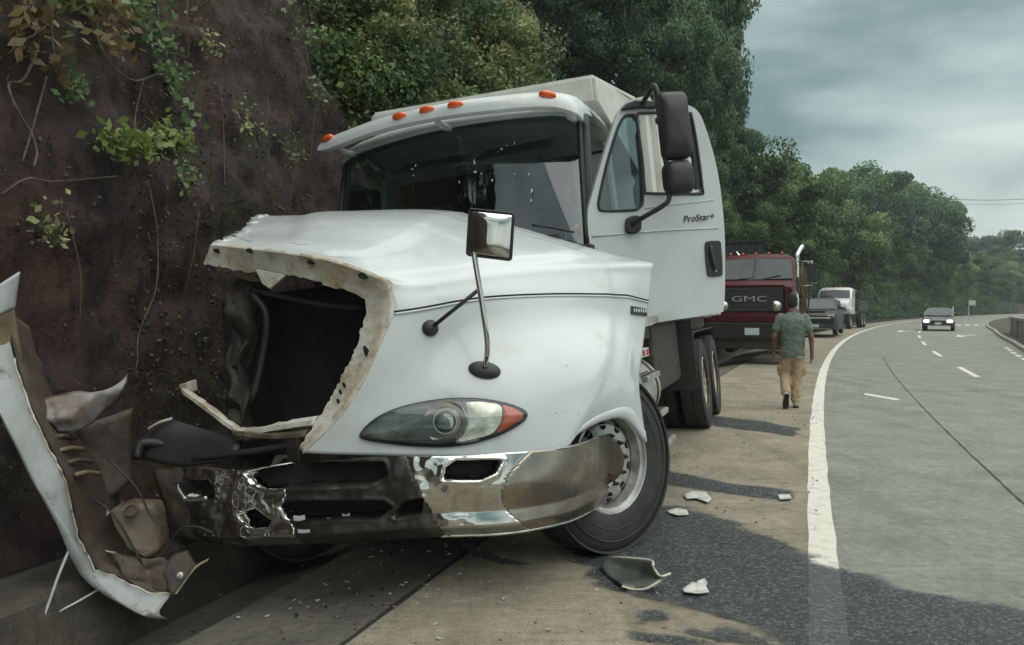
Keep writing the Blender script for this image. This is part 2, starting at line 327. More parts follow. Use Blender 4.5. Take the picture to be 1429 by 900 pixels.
def sdist(x, y, P):
    d = 1e9; q = Vector((x, y))
    for i in range(len(P)):
        a, b = Vector(P[i]), Vector(P[(i + 1) % len(P)]); t = max(0, min(1, (q - a).dot(b - a) / max(1e-9, (b - a).length_squared))); d = min(d, (q - a - (b - a) * t).length)
    return d if inpoly(x, y, P) else -d
def spill(px, label, step, rag, thr=0.0, z=.009, holes=.0):
    P = [tuple(gpt(*p)[:2]) for p in px]; xs = [p[0] for p in P]; ys = [p[1] for p in P]
    x0, x1, y0, y1 = min(xs) - rag, max(xs) + rag, min(ys) - rag, max(ys) + rag
    nx, ny = int((x1 - x0) / step) + 1, int((y1 - y0) / step) + 1
    keep = {}; g = G()
    vid = {}
    def V(i, j):
        if (i, j) not in vid: vid[(i, j)] = len(g.v); g.v.append((x0 + i * step, y0 + j * step, z))
        return vid[(i, j)]
    for i in range(nx):
        for j in range(ny):
            x, y = x0 + (i + .5) * step, y0 + (j + .5) * step
            d = sdist(x, y, P)
            # ragged edge, stretched along the transverse brushing of the concrete
            u, w = (x * .94 - y * .34), (x * .34 + y * .94)
            nz = noise.fractal(Vector((u * 3.2, w * 11, 3.1)), 1, 2, 4)
            nf = noise.noise(Vector((u * 22, w * 55, 1.7)))
            if d > -rag * .5: g.f.append((V(i, j), V(i + 1, j), V(i + 1, j + 1), V(i, j + 1)))
    o = g.make('fluid_spill', M['wet'], fix=False); at = o.data.attributes.new('depth', 'FLOAT', 'POINT'); vals = []
    for x, y, _ in g.v:
        u, w = (x * .94 - y * .34), (x * .34 + y * .94)
        vals.append(sdist(x, y, P) / rag + .9 * noise.fractal(Vector((u * 2.6, w * 8, 3.1)), 1, 2, 3) - holes * 12 * max(0, noise.noise(Vector((u * 7, w * 15, 9)))))
    at.data.foreach_set('value', np.clip(np.array(vals, np.float32), -1.5, 2.2))
    return tag(o, label, 'spill', 'dark wet streaks on the concrete shoulder')
spill([(775, 742), (870, 712), (945, 702), (1010, 720), (1110, 757), (1160, 790), (1290, 817), (1429, 853), (1500, 875), (1520, 1010), (1130, 930), (1050, 885), (940, 852), (870, 838), (800, 792)], 'large dark wet spill spreading from the front wheel across the white line', .03, .16, holes=.02)
spill([(915, 655), (1030, 675), (1112, 687), (1112, 699), (1040, 694), (915, 676)], 'narrow dark wet streak just above the scattered white shards', .018, .07, holes=.03)
spill([(985, 579), (1060, 587), (1117, 598), (1113, 611), (1060, 603), (990, 595)], 'dark wet streak running from the rear wheels towards the white line', .02, .09, holes=.03)
spill([(850, 880), (885, 858), (925, 852), (935, 866), (905, 882), (985, 872), (1060, 878), (1085, 905), (960, 905), (900, 900)], 'blotchy dark stains at the bottom edge of the shoulder', .014, .09, holes=.12)
spill([(640, 762), (655, 758), (700, 778), (760, 792), (700, 790), (650, 775)], 'thin dark drip line under the bumper beside the joint', .012, .03, holes=.01)
# ================================================================ the bank of earth
def HH(Y):                                                  # height of the steep face along the road
    return float(np.interp(Y, [-14, 0, 10, 16, 24, 34, 50, 80, 120, 180], [9, 9.5, 9, 7.5, 6, 4.5, 3.2, 2.6, 2.2, 2]))
def bank_pt(Y, h):                                          # h = distance up the face; beyond the top it rolls back
    H = HH(Y); lean = .30 + .12 * min(1, max(0, (Y - 8) / 14))
    if h <= H: o, z = -4.02 - lean * h, .1 + h * .97
    else: o, z = -4.02 - lean * H - (h - H) * .95, .1 + H * .97 + (h - H) * .28
    p = RP(Y, o, z)
    a = min(1, h / .7)
    q = p * .42
    n = noise.fractal(q, .9, 2.1, 5) * .30 + (noise.ridged_multi_fractal(p * .75, .9, 2.1, 5, 1.0, 2.0) - 1.1) * .15 + noise.noise(p * .22 + Vector((5, 1, 3))) * .35 + noise.fractal(p * 2.6, .8, 2.2, 4) * .06
    far = 1 if Y < 30 else 1.6
    return p + Vector((.86, -.33, .35)) * (n - .1) * a * far
bank_y = [-10 + .16 * i for i in range(60)] + [-.4 + .085 * i for i in range(140)] + [11.5 + .2 * i for i in range(80)] + [27.5 + 1.5 * i for i in range(60)] + [117.5 + 6 * i for i in range(14)]
bank_h = [.085 * i for i in range(80)] + [6.8 + .2 * i for i in range(30)] + [12.8 + 2 * i for i in range(20)]
g = G(); g.grid([[bank_pt(y, h) for h in bank_h] for y in bank_y])
bank = tag(g.make('hillside', M['earth'], fix=False, smooth=True), kind='structure')
bank_bvh = BVHTree.FromPolygons(g.v, g.f)
def bank_sees(px, py):
    return bank_bvh.ray_cast(Vector((0, 0, CH)), Vector(((px - CX) / FP, 1, (HY - py) / FP)).normalized())[0] is not None
def bank_hit(px, py, lift=.02):
    d = Vector(((px - CX) / FP, 1, (HY - py) / FP)).normalized()
    h, n, i, t = bank_bvh.ray_cast(Vector((0, 0, CH)), d)
    if h is None: h, n = wpt(px, py, 8), Vector((1, 0, 0))
    if n.dot(d) > 0: n = -n
    return h + n * lift, n
# ================================================================ leaves
def leaf_mesh(name, cen, out, size, m, lv, flat=.35):
    """one small folded leaf of four vertices for each row of cen"""
    n = len(cen); d = rng.normal(size=(n, 3)) + out * .9 + np.array([0, 0, .25]); d /= np.linalg.norm(d, axis=1)[:, None]     # leaf normal
    t = rng.normal(size=(n, 3)) + np.array([0, 0, -.5]); t -= d * (t * d).sum(1)[:, None]; t /= np.linalg.norm(t, axis=1)[:, None] + 1e-9
    b = np.cross(d, t); s = size * rng.uniform(.4, 1.7, n)[:, None]
    V = np.empty((n, 4, 3)); V[:, 0] = cen - t * s * .5; V[:, 1] = cen + b * s * .3 - d * s * .05; V[:, 2] = cen + t * s * .5 - d * s * .1; V[:, 3] = cen - b * s * .3 - d * s * .05
    me = bpy.data.meshes.new(name); me.vertices.add(n * 4); me.vertices.foreach_set('co', V.reshape(-1).astype(np.float32))
    me.loops.add(n * 4); me.loops.foreach_set('vertex_index', np.arange(n * 4, dtype=np.int32))
    me.polygons.add(n); me.polygons.foreach_set('loop_start', np.arange(0, n * 4, 4, dtype=np.int32))
    at = me.attributes.new('lv', 'FLOAT', 'POINT'); at.data.foreach_set('value', np.repeat(lv, 4).astype(np.float32))
    me.update(calc_edges=True); me.materials.append(m)
    return me
def clumps(k, rad, zc, flat=1.0, core=.35):
    u = rng.normal(size=(k, 3)); u /= np.linalg.norm(u, axis=1)[:, None]; r = rng.uniform(core, 1, k) ** .6
    c = u * r[:, None] * np.array(rad); c[:, 2] = c[:, 2] * flat + zc
    return c
def crown_mesh(name, k, rad, zc, cr, n, size, m, hang=0):
    c = clumps(k, rad, zc); per = n // k; P = []; O = []; LV = []
    for q in c:
        d = rng.normal(size=(per, 3)); d /= np.linalg.norm(d, axis=1)[:, None]; rr = cr * rng.uniform(.45, 1.3)
        r = rng.uniform(.35, 1.0, per) ** .5 * rr
        p = q + d * r[:, None] * np.array([1, 1, .72]); p[:, 2] -= hang * rng.random(per) * r
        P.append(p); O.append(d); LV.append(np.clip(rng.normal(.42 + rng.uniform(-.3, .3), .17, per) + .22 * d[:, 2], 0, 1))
    return leaf_mesh(name, np.concatenate(P), np.concatenate(O), size, m, np.concatenate(LV)), c
def limbs(name, h, r, tops, m, base=0):
    g = G(); k = Vector((random.uniform(-.3, .3), random.uniform(-.3, .3), 0))
    mid = [Vector((0, 0, base)), Vector((0, 0, h * .35)) + k * .4, Vector((0, 0, h * .7)) + k, Vector((0, 0, h * .95)) + k * .6]
    g.tube(crom(mid, 4), [r * (1 - .8 * i / 12) for i in range(13)], 9)
    for q in tops:
        q = Vector(q); z0 = min(h * .9, max(h * .25, q.z - (q.xy.length) * .8)); a = Vector((k.x * z0 / h, k.y * z0 / h, z0)); mdl = a.lerp(q, .5) + Vector((0, 0, -.06 * h))
        g.tube(crom([a, mdl, q], 3), [r * .42 * (1 - .8 * i / 6) for i in range(7)], 5)
    me_o = g.make(name, m, smooth=True); return me_o
def tree_proto(kind, h, rad, zc, k, cr, n, size, m, r, hang=.2):
    root = empty(kind); cm, c = crown_mesh('crown', k, rad, zc, cr, n, size, M[m], hang)
    o = bpy.data.objects.new('crown', cm); C.objects.link(o); o.parent = root
    t = limbs('trunk', h, r, c[::max(1, k // 9)], M['bark'], base=-.6); t.parent = root
    return root
PROTO = {
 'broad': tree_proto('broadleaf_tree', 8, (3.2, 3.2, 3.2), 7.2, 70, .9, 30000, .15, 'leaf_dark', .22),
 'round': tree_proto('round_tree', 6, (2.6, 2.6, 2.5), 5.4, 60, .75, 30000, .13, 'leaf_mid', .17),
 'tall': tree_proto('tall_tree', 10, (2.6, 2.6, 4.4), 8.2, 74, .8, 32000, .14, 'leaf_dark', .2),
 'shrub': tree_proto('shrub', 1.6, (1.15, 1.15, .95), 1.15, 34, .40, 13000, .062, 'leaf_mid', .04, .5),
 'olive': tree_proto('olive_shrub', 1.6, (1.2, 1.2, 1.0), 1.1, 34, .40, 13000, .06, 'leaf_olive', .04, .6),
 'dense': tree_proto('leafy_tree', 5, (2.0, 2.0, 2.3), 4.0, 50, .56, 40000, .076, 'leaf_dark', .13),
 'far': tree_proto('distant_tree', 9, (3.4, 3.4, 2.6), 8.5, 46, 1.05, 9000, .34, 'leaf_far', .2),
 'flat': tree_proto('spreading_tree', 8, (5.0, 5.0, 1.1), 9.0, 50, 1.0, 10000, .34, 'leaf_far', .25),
}
_used = set()
def plant(kind, loc, s, label, cat='tree', group=None, rz=None, sz=None, name=None):
    p = PROTO[kind]
    if kind in _used: p = copy_tree(p)
    else: _used.add(kind)
    p.location = loc; p.rotation_euler = (random.uniform(-.08, .08), random.uniform(-.08, .08), random.uniform(0, 6.28) if rz is None else rz); p.scale = (s, s, sz or s * random.uniform(.9, 1.12))
    if name: p.name = name
    tag(p, label, cat, group); 
    return p
def on_bank(px, py): return bank_hit(px, py, 0)[0]
# shrubs clothing the bank behind the truck (photo columns 480 to 1000)
k = 0
GS = 'shrubs clothing the bank above the dump truck'
for px in range(500, 1000, 44):
    for py in range(-60, 330, 56):
        if px < 620 and py > 230 - (620 - px) * .3: continue
        a = px + random.uniform(-24, 24); b = py + random.uniform(-26, 26)
        if a < 505: a = 505 + random.random() * 25
        if not bank_sees(a, b): continue
        q, nrm = bank_hit(a, b, -.35);
        if q.y > 19: continue
        s = (.5 + .035 * q.y) * random.uniform(.8, 1.25)
        kind = 'olive' if (a < 800 and random.random() < .62) else 'shrub'
        plant(kind, q - Vector((0, 0, .9 * s)), s, 'olive green shrub in the tangle covering the bank above the dump truck' if kind == 'olive' else 'leafy green shrub in the tangle covering the bank above the dump truck', 'shrub', GS)
        k += 1
# trees along the top and foot of the bank, by distance
def stand(px, Y, kind, s, label, dz=0, group=None, sz=None):
    x = (px - CX) / FP * Y; best = None
    h, n, i, t = bank_bvh.ray_cast(Vector((x, Y, 60)), Vector((0, 0, -1)))
    z = h.z if h else 0
    return plant(kind, (x, Y, z - .25 + dz), s, label, 'tree', group, sz=sz)
PH = {'broad': (10.9, 3.9), 'round': (8.3, 3.2), 'tall': (13.0, 3.2), 'shrub': (2.3, 1.4), 'dense': (6.7, 2.5)}      # full height and crown radius of each kind
def clear_y(px, off):                                       # distance along the photo column where the bank stands off metres left of the edge line
    y = 20.0
    while y < 260:
        s_ = .3595 + .00384 * y; x = (px - CX) / FP * y
        if (x - XL(y)) / math.hypot(1, s_) <= off: break
        y += .5
    return y
def grow(px, off, top, kind, label, group, maxpx=999):
    Y = clear_y(px, off); x = (px - CX) / FP * Y; h, n, i, t = bank_bvh.ray_cast(Vector((x, Y, 60)), Vector((0, 0, -1))); z = h.z if h else 0
    zt = CH + (HY - top) / FP * Y; sk = .26 if (kind != 'shrub' and px > 1015) else 0; s_ = max(.3, (zt - z) / (PH[kind][0] * (1 - sk))); z -= sk * PH[kind][0] * s_; w = min(s_, 1.7 * (1 + .004 * Y)) if kind != 'shrub' else s_
    w = min(w, maxpx * Y / FP / PH[kind][1])
    return plant(kind, (x, Y, z - .3), w, label, 'tree' if kind != 'shrub' else 'shrub', group, sz=s_)
for px, off, top, kind, mp in ((700, -8.5, -150, 'dense', 120), (760, -8.5, -170, 'dense', 120), (800, -9.5, -200, 'broad', 140), (830, -7.5, -140, 'dense', 110), (880, -6.4, -150, 'dense', 105), (925, -6.4, -120, 'dense', 95), (905, -9.5, -200, 'broad', 120), (955, -6.2, -80, 'dense', 85), (975, -7.5, -140, 'broad', 85), (985, -6.6, 10, 'dense', 72), (995, -7.4, 60, 'dense', 68), (1000, -6.4, 130, 'dense', 66), (940, -5.8, 60, 'dense', 80), (975, -5.6, 150, 'dense', 62), (960, -5.3, 210, 'shrub', 60), (995, -5.3, 250, 'shrub', 55), (920, -5.3, 170, 'shrub', 60), (885, -5.4, 120, 'shrub', 70)):
    grow(px, off, top, kind, 'dense dark tree above the cab door and dump bed' if kind != 'shrub' else 'low leafy bush growing out of the bank behind the cab door', 'dense trees above the dump truck', mp)
for px, off, top, kind in ((1030, -7.0, 165, 'round'), (1055, -7.2, 195, 'round'), (1082, -7.5, 205, 'round'), (1105, -7.5, 214, 'round'), (1040, -6.0, 290, 'shrub'), (1070, -6.2, 285, 'shrub'), (1100, -6.2, 300, 'shrub'), (1090, -6.3, 250, 'round'), (1050, -6.0, 260, 'round'), (1122, -6.6, 310, 'shrub')):
    grow(px, off, top, kind, 'green tree on the bank behind the red truck' if kind != 'shrub' else 'green bush low on the bank behind the red truck', 'green trees behind the red truck')
for px, off, top, kind in ((1128, -7.5, 236, 'round'), (1150, -8.5, 208, 'tall'), (1178, -8.5, 222, 'round'), (1204, -8, 190, 'tall'), (1228, -8, 216, 'broad'), (1165, -6.6, 270, 'round'), (1205, -6.6, 290, 'round'), (1140, -6.2, 330, 'shrub'), (1180, -6.2, 340, 'shrub'), (1215, -6.2, 350, 'shrub'), (1195, -10, 225, 'broad'), (1160, -11, 225, 'broad')):
    grow(px, off, top, kind, 'tall dark tree on the bank behind the white flatbed truck' if kind != 'shrub' else 'dark bush low on the bank behind the white flatbed truck', 'tall trees behind the white flatbed truck')
for px, off, top, kind in ((1245, -8, 208, 'tall'), (1262, -8, 240, 'broad'), (1280, -7.5, 228, 'tall'), (1288, -8, 256, 'round'), (1240, -6.6, 310, 'round'), (1262, -6.6, 320, 'round'), (1285, -6.4, 330, 'round'), (1245, -6, 380, 'shrub'), (1270, -6, 385, 'shrub'), (1295, -6, 385, 'shrub'), (1312, -8, 330, 'round')):
    grow(px, off, top, kind, 'large dark tree overhanging the bend beyond the black sedan' if kind != 'shrub' else 'dark bush at the road edge beyond the black sedan', 'large dark trees at the bend')
for px, off, top, kind in ((1330, -9, 322, 'round'), (1348, -9, 338, 'round'), (1368, -9, 345, 'round'), (1388, -9, 352, 'round'), (1412, -9, 350, 'round'), (1440, -9, 350, 'round'), (1322, -6.5, 370, 'round'), (1345, -6.5, 375, 'round'), (1370, -6.5, 378, 'round'), (1395, -6.5, 380, 'round'), (1425, -6.5, 380, 'round'), (1450, -6.5, 380, 'round'), (1335, -5.6, 405, 'shrub'), (1360, -5.6, 405, 'shrub'), (1385, -5.6, 408, 'shrub'), (1410, -5.6, 410, 'shrub')):
    grow(px, off, top, kind, 'small green tree at the far end of the road' if kind != 'shrub' else 'low green bush at the far end of the road', 'small trees at the far end of the road')
k = 0
for Y in [44 + 3.1 * i for i in range(34)]:
    q = RP(Y, -5.0 - .9 * (k % 3), .1); plant('shrub', (q.x, q.y, -.4 + .5 * (k % 3)), .75 + .008 * Y + .3 * (k % 3), 'low dark bush at the foot of the bank beside the road', 'shrub', 'low bushes along the road edge'); k += 1
for k, (px, off, top) in enumerate(((1235, -7.2, 350), (1250, -7.4, 360), (1268, -7.4, 358), (1284, -7.4, 365), (1300, -7.4, 372), (1316, -7.4, 378), (1332, -7.4, 385), (1350, -7.4, 388), (1368, -7.4, 390), (1386, -7.4, 392), (1404, -7.4, 394), (1420, -7.4, 396), (1220, -7.2, 345), (1200, -7, 340), (1150, -7, 330), (1175, -7, 335))):
    grow(px, off, top, 'shrub', 'broad green bush under the trees along the bend', 'bushes under the trees at the bend')
grow(1405, -11, 300, 'tall', 'lone pale tree standing above the far treeline at right', None)
stand(1357, 215, 'flat', 2.0, 'wide flat-topped tree on the skyline at the far end')
for px, Y, s in ((1330, 240, 1.9), (1375, 250, 1.7), (1425, 230, 1.6), (1300, 230, 1.8), (1460, 220, 1.7)):
    stand(px, Y, 'far', s, 'hazy distant tree on the far ridge', group='hazy trees on the far ridge')

# leafy ground cover over the bank face beyond the bare earth
def cover(name, n, size, m, label, ya, yb, ha, hb, lift):
    cen = []
    for _ in range(n):
        y = ya + (yb - ya) * random.random() ** 1.3; h = ha + (hb - ha) * random.random() ** 1.2
        p = bank_pt(y, h); k_ = noise.noise(p * .9) + .2
        cen.append(p + Vector((.85, -.35, .3)) * (lift * (random.random() * .7 + max(0, k_) * 1.1)))
    cen = np.array(cen); out_ = np.tile(np.array([.7, -.5, .5]), (n, 1)); lv_ = np.clip(rng.normal(.42, .2, n), 0, 1)
    o = bpy.data.objects.new(name, leaf_mesh(name, cen, out_, size, m, lv_)); C.objects.link(o); return tag(o, label, 'ground cover', kind='stuff')
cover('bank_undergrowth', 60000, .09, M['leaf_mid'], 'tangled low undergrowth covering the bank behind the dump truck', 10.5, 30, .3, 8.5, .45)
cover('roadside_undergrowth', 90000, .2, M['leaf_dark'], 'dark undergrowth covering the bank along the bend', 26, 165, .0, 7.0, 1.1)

# trees standing on the bank beside the camera: out of the frame, but mirrored in the windscreen and chrome
for k, (Y, off, s_, kind) in enumerate(((3.0, -7.6, 1.25, 'dense'), (.5, -7.2, 1.35, 'dense'), (-2.5, -7.4, 1.3, 'dense'), (-6, -7.3, 1.3, 'dense'), (5.5, -8.2, 1.0, 'dense'))):
    q = RP(Y, off, HH(Y) * .97 - .4); plant(kind, q, s_, 'leafy tree on the bank beside the camera, mirrored in the windscreen', 'tree', 'trees mirrored in the windscreen')
# ================================================================ the crashed dump truck
# truck frame: x to its left (right in the photo), y rearwards, z up; rolled 6 degrees into the gutter
TYAW, TROLL = R(-19.8), R(6.0)
TM = Matrix.Translation((-.526, 5.069, -.125)) @ Matrix.Rotation(TYAW, 4, 'Z') @ Matrix.Rotation(-TROLL, 4, 'Y')
TI = TM.inverted()
def tl(px, py, **k):
    (a, c), = k.items(); i = 'xyz'.index(a)
    o = TI @ Vector((0, 0, CH)); d = TI.to_3x3() @ Vector(((px - CX) / FP, 1, (HY - py) / FP))
    return o + d * ((c - o[i]) / d[i])
def tw(px, py, Y): return TI @ wpt(px, py, Y)
def tplane(px, py, p0, n):
    o = TI @ Vector((0, 0, CH)); d = TI.to_3x3() @ Vector(((px - CX) / FP, 1, (HY - py) / FP)); n = Vector(n)
    return o + d * ((Vector(p0) - o).dot(n) / d.dot(n))
M['white'] = mat('truck_white', (.55, .585, .585, 1), .2, col2=(.48, .51, .505, 1), scale=3, detail=8, lo=.45, hi=.8, coat=.3, col3=(.4, .4, .37, 1), s3=2.2, lo3=.58, hi3=.8)
M['bedwhite'] = mat('bed_white', (.6, .6, .55, 1), .5, col2=(.45, .44, .4, 1), scale=4, detail=8, lo=.45, hi=.75, col3=(.2, .13, .08, 1), s3=3.5, lo3=.67, hi3=.76)
M['flange'] = mat('raw_fibreglass', (.52, .47, .37, 1), .75, col2=(.3, .21, .12, 1), scale=9, detail=8, lo=.4, hi=.66, bump=.5, bscale=30, col3=(.62, .6, .54, 1), s3=6, lo3=.45, hi3=.6)
M['brown'] = mat('dirty_liner', (.1, .075, .055, 1), .7, col2=(.045, .035, .028, 1), scale=7, detail=8, bump=.4, bscale=24, col3=(.2, .16, .115, 1), s3=4, lo3=.55, hi3=.68)
M['chrome'] = mat('chrome', (.6, .59, .56, 1), .07, 1, col2=(.34, .3, .25, 1), scale=5, detail=6, lo=.56, hi=.85, rough2=.22)  # brownish tint stands in for the reflected road and ditch
M['dullchrome'] = mat('road_tinted_chrome', (.36, .32, .27, 1), .22, 1, col2=(.24, .2, .16, 1), scale=4, detail=7, lo=.42, hi=.7, rough2=.42)  # brown reflection of the road put into the chrome colour
M['black'] = mat('black_plastic', (.018, .019, .02, 1), .5, col2=(.03, .03, .03, 1), scale=10)
M['grime'] = mat('grimy_metal', (.03, .026, .022, 1), .6, .3, col2=(.075, .06, .048, 1), scale=9, detail=8, bump=.4)
M['rubber'] = mat('tyre_rubber', (.014, .015, .016, 1), .7, col2=(.034, .033, .031, 1), scale=7, detail=7, bump=.3, bscale=30)
M['alloy'] = mat('wheel_alloy', (.52, .52, .5, 1), .35, .6, col2=(.3, .28, .25, 1), scale=9, detail=7, lo=.45, hi=.7)
M['rustrim'] = mat('old_wheel_paint', (.5, .46, .37, 1), .65, col2=(.22, .15, .09, 1), scale=11, detail=8, lo=.42, hi=.66)
M['hub'] = mat('greasy_hub', (.05, .042, .034, 1), .5, .3, col2=(.1, .07, .045, 1), scale=14)
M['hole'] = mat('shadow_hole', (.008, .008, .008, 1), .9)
M['radiator'] = mat('radiator_fins', (.007, .009, .011, 1), .8, .0, col2=(.018, .018, .018, 1), scale=3, detail=8, lo=.4, hi=.7)
M['orange'] = mat('amber_lens', (.75, .1, .012, 1), .25, coat=.6)
M['reflector'] = mat('lamp_reflector', (.7, .68, .6, 1), .16, .85, col2=(.45, .42, .34, 1), scale=16)
M['lampback'] = mat('lamp_housing', (.07, .085, .082, 1), .25, .4, col2=(.24, .25, .22, 1), scale=6, lo=.5, hi=.8)
M['glass'] = glass('windscreen_glass', (.40, .54, .57, 1), .09)
M['lens'] = glass('clear_lens', (.93, .95, .93, 1), .06)
M['seat'] = mat('seat_cloth', (.07, .075, .08, 1), .85)
M['trim'] = mat('cab_trim', (.03, .035, .04, 1), .75, col2=(.05, .055, .06, 1), scale=5)
M['glareTone'] = mat('painted_glare', (.3, .33, .34, 1), .7)  # pale colour imitating a bright reflection in the windscreen
M['red'] = mat('red_reflector', (.5, .03, .03, 1), .4)
M['alu'] = mat('aluminium', (.58, .57, .54, 1), .42, .7, col2=(.35, .33, .3, 1), scale=8, detail=7)
M['scratch'] = mat('scuff', (.3, .3, .3, 1), .8)
truck = empty('dump_truck', label='white dump truck with smashed front leaning into the roadside gutter', cat='truck'); truck.matrix_world = TM
# ---- hood: control rows from the broken front edge to the rear edge, columns from torn right side over the top and down the left fender
HR = [
 [(297, 336, 4.62), (385, 346, 4.36), (445, 356, 4.25), (500, 372, 4.17), (545, 392, 4.12), (550, 436, 4.09), (530, 482, 4.05), (506, 536, 4.02), (472, 585, 4.00), (425, 632, 4.0)],
 [(318, 329, 4.76), (410, 338, 4.50), (490, 356, 4.35), (548, 376, 4.25), (580, 398, 4.19), (590, 430, 4.15), (572, 484, 4.10), (545, 545, 4.05), (512, 594, 4.01), (472, 634, 4.0)],
 [(335, 322, 5.02), (432, 326, 4.80), (548, 343, 4.62), (628, 366, 4.44), (658, 387, 4.37), (672, 416, 4.32), (670, 462, 4.26), (648, 535, 4.12), (618, 590, 4.04), (590, 637, 4.0)],
 [(346, 311, 5.34), (446, 309, 5.16), (590, 318, 4.98), (705, 350, 4.72), (748, 377, 4.62), (762, 411, 4.55), (765, 450, 4.47), (752, 510, 4.25), (728, 578, 4.10), (695, 639, 4.02)],
 [(355, 304, 5.62), (458, 301, 5.48), (616, 305, 5.30), (780, 344, 4.98), (832, 370, 4.86), (840, 411, 4.78), (842, 450, 4.70), (836, 503, 4.45), (812, 565, 4.26), (777, 637, 4.12)],
 [(360, 301, 5.80), (468, 299, 5.66), (634, 301, 5.50), (815, 347, 5.14), (872, 368, 5.01), (876, 413, 4.93), (878, 455, 4.86), (876, 508, 4.66), (862, 552, 4.50), (836, 588, 4.40)],
 [(364, 300, 5.93), (476, 298, 5.80), (646, 300, 5.64), (845, 352, 5.26), (911, 368, 5.14), (905, 420, 5.05), (899, 470, 4.98), (892, 530, 4.86), (896, 570, 4.78), (905, 615, 4.72)],
]
def mid_row(a, b, c7, c8, f=.5): return [tuple(u + (v - u) * f for u, v in zip(p, q)) for p, q in zip(a, b)][:8] + [c7, c8]
HR = HR[:5] + [mid_row(HR[4], HR[5], (838, 556, 4.37), (806, 606, 4.26))] + [HR[5][:8] + [(864, 548, 4.50), (838, 588, 4.40)]] + [mid_row(HR[5], HR[6], (884, 552, 4.63), (873, 584, 4.55))] + [HR[6][:8] + [(896, 572, 4.77), (902, 617, 4.70)]]
for i_ in range(2, len(HR)):                                # deepen the hollow above the fender crest
    f_ = min(1, (i_ - 1) / 2); HR[i_][6] = (HR[i_][6][0], HR[i_][6][1], HR[i_][6][2] + .018 * f_); HR[i_][7] = (HR[i_][7][0], HR[i_][7][1], HR[i_][7][2] - .02 * f_)
HL = [[tw(*p) for p in r] for r in HR]
HL = [r[:4] + [r[3].lerp(r[4], .66), r[4], r[4].lerp(r[5], .32)] + r[5:] for r in HL]      # tighter shoulder crease
NU, NV = 9, 9
HS_ = surf(HL, NU, NV)
HS_ = [[Vector(p) for p in r] for r in HS_]
nr, nc = len(HS_), len(HS_[0])
# raised centre bulge with a soft rounded edge on the far (right) side, as pressed into the hood
for i in range(nr):
    for j in range(NV * 2 + 1):
        f = i / (nr - 1); c = j / (NV * 2)
        HS_[i][j].z += .028 * (1 / (1 + math.exp(-(c - .46 + .10 * min(1, f * 2)) * 55))) * min(1, max(0, f - .06) * 5) - .008
# fair the surface: relax interior points so highlights run smoothly
for _ in range(7):
    Q = [[p.copy() for p in r] for r in HS_]
    for i in range(1, nr - 1):
        for j in range(NV * 2 + 2, nc - 1):
            if abs(j - NV * 7) < 1: continue
            HS_[i][j] = Q[i][j] * .4 + (Q[i - 1][j] + Q[i + 1][j] + Q[i][j - 1] + Q[i][j + 1]) * .15
# torn right edge
for i in range(nr):
    HS_[i][0] = HS_[i][0] + Vector((random.uniform(-.03, .05), random.uniform(-.03, .03), random.uniform(-.015, .015)))
    HS_[i][1] = HS_[i][1] + Vector((random.uniform(-.01, .01), 0, 0))
g = G(); g.grid(HS_)
hood = g.make('hood', M['white'], truck, smooth=True, solid=.014, soff=-1, fix=False)
tag(hood, label='torn white hood with its grille ripped out')
hood_bvh = BVHTree.FromPolygons(g.v, g.f)
CAML = TI @ Vector((0, 0, CH))
def on_hood(px, py, lift=.004):
    d = (TI.to_3x3() @ Vector(((px - CX) / FP, 1, (HY - py) / FP))).normalized()
    h, n, i, t = hood_bvh.ray_cast(CAML, d)
    if h is None:
        h = tw(px, py, 4.1); n = -d
    if n.dot(d) > 0: n = -n
    return h + n * lift, n
def flip_check():
    pass
# seam line between hood top and fender: a dark groove with a lit lip
jS = NV * 7
g = G(); g.tube([HS_[i][jS] + Vector((.0, -.002, .004)) for i in range(nr)], .0045, 6); g.make('hood_seam', M['hole'], hood)
g = G(); g.tube([HS_[i][jS] + Vector((.003, -.004, -.009)) for i in range(nr)], .006, 6); g.make('seam_lip', M['white'], hood, smooth=True)
# rolled fender-arch lip
arch = [HS_[i][nc - 1] for i in range(NU * 4 + 0, nr)]
g = G(); ARo = []
for i in range(NU * 4, nr):
    e_, f_ = HS_[i][nc - 1], HS_[i][nc - 6]; d_ = (f_ - e_); d_ = d_.normalized() * min(.075, d_.length); no_ = Vector((.75, -.65, .1))
    no_ = no_ * min(1, (i - NU * 4) / 10); ARo.append([e_ + no_ * .004, e_ + d_ * .05 + no_ * .008, e_ + d_ * .85 + no_ * .008, e_ + d_ * 1.0 + no_ * .001])
g.grid(ARo); g.make('arch_flare', M['white'], hood, smooth=True)
g = G(); g.tube([p + Vector((-.004, 0, 0)) for p in arch], .005, 8); g.make('arch_lip', M['white'], hood, smooth=True)
# inner fender liner behind the arch
g = G(); lin = []
for k in range(9):
    a = R(-10 + 25 * k); lin.append([Vector((x, .05 - .66 * math.cos(a), .55 + .66 * math.sin(a) * .8)) for x in (1.12, .8, .5)])
g.grid(lin); g.make('fender_liner', M['black'], truck, smooth=True, solid=.01)
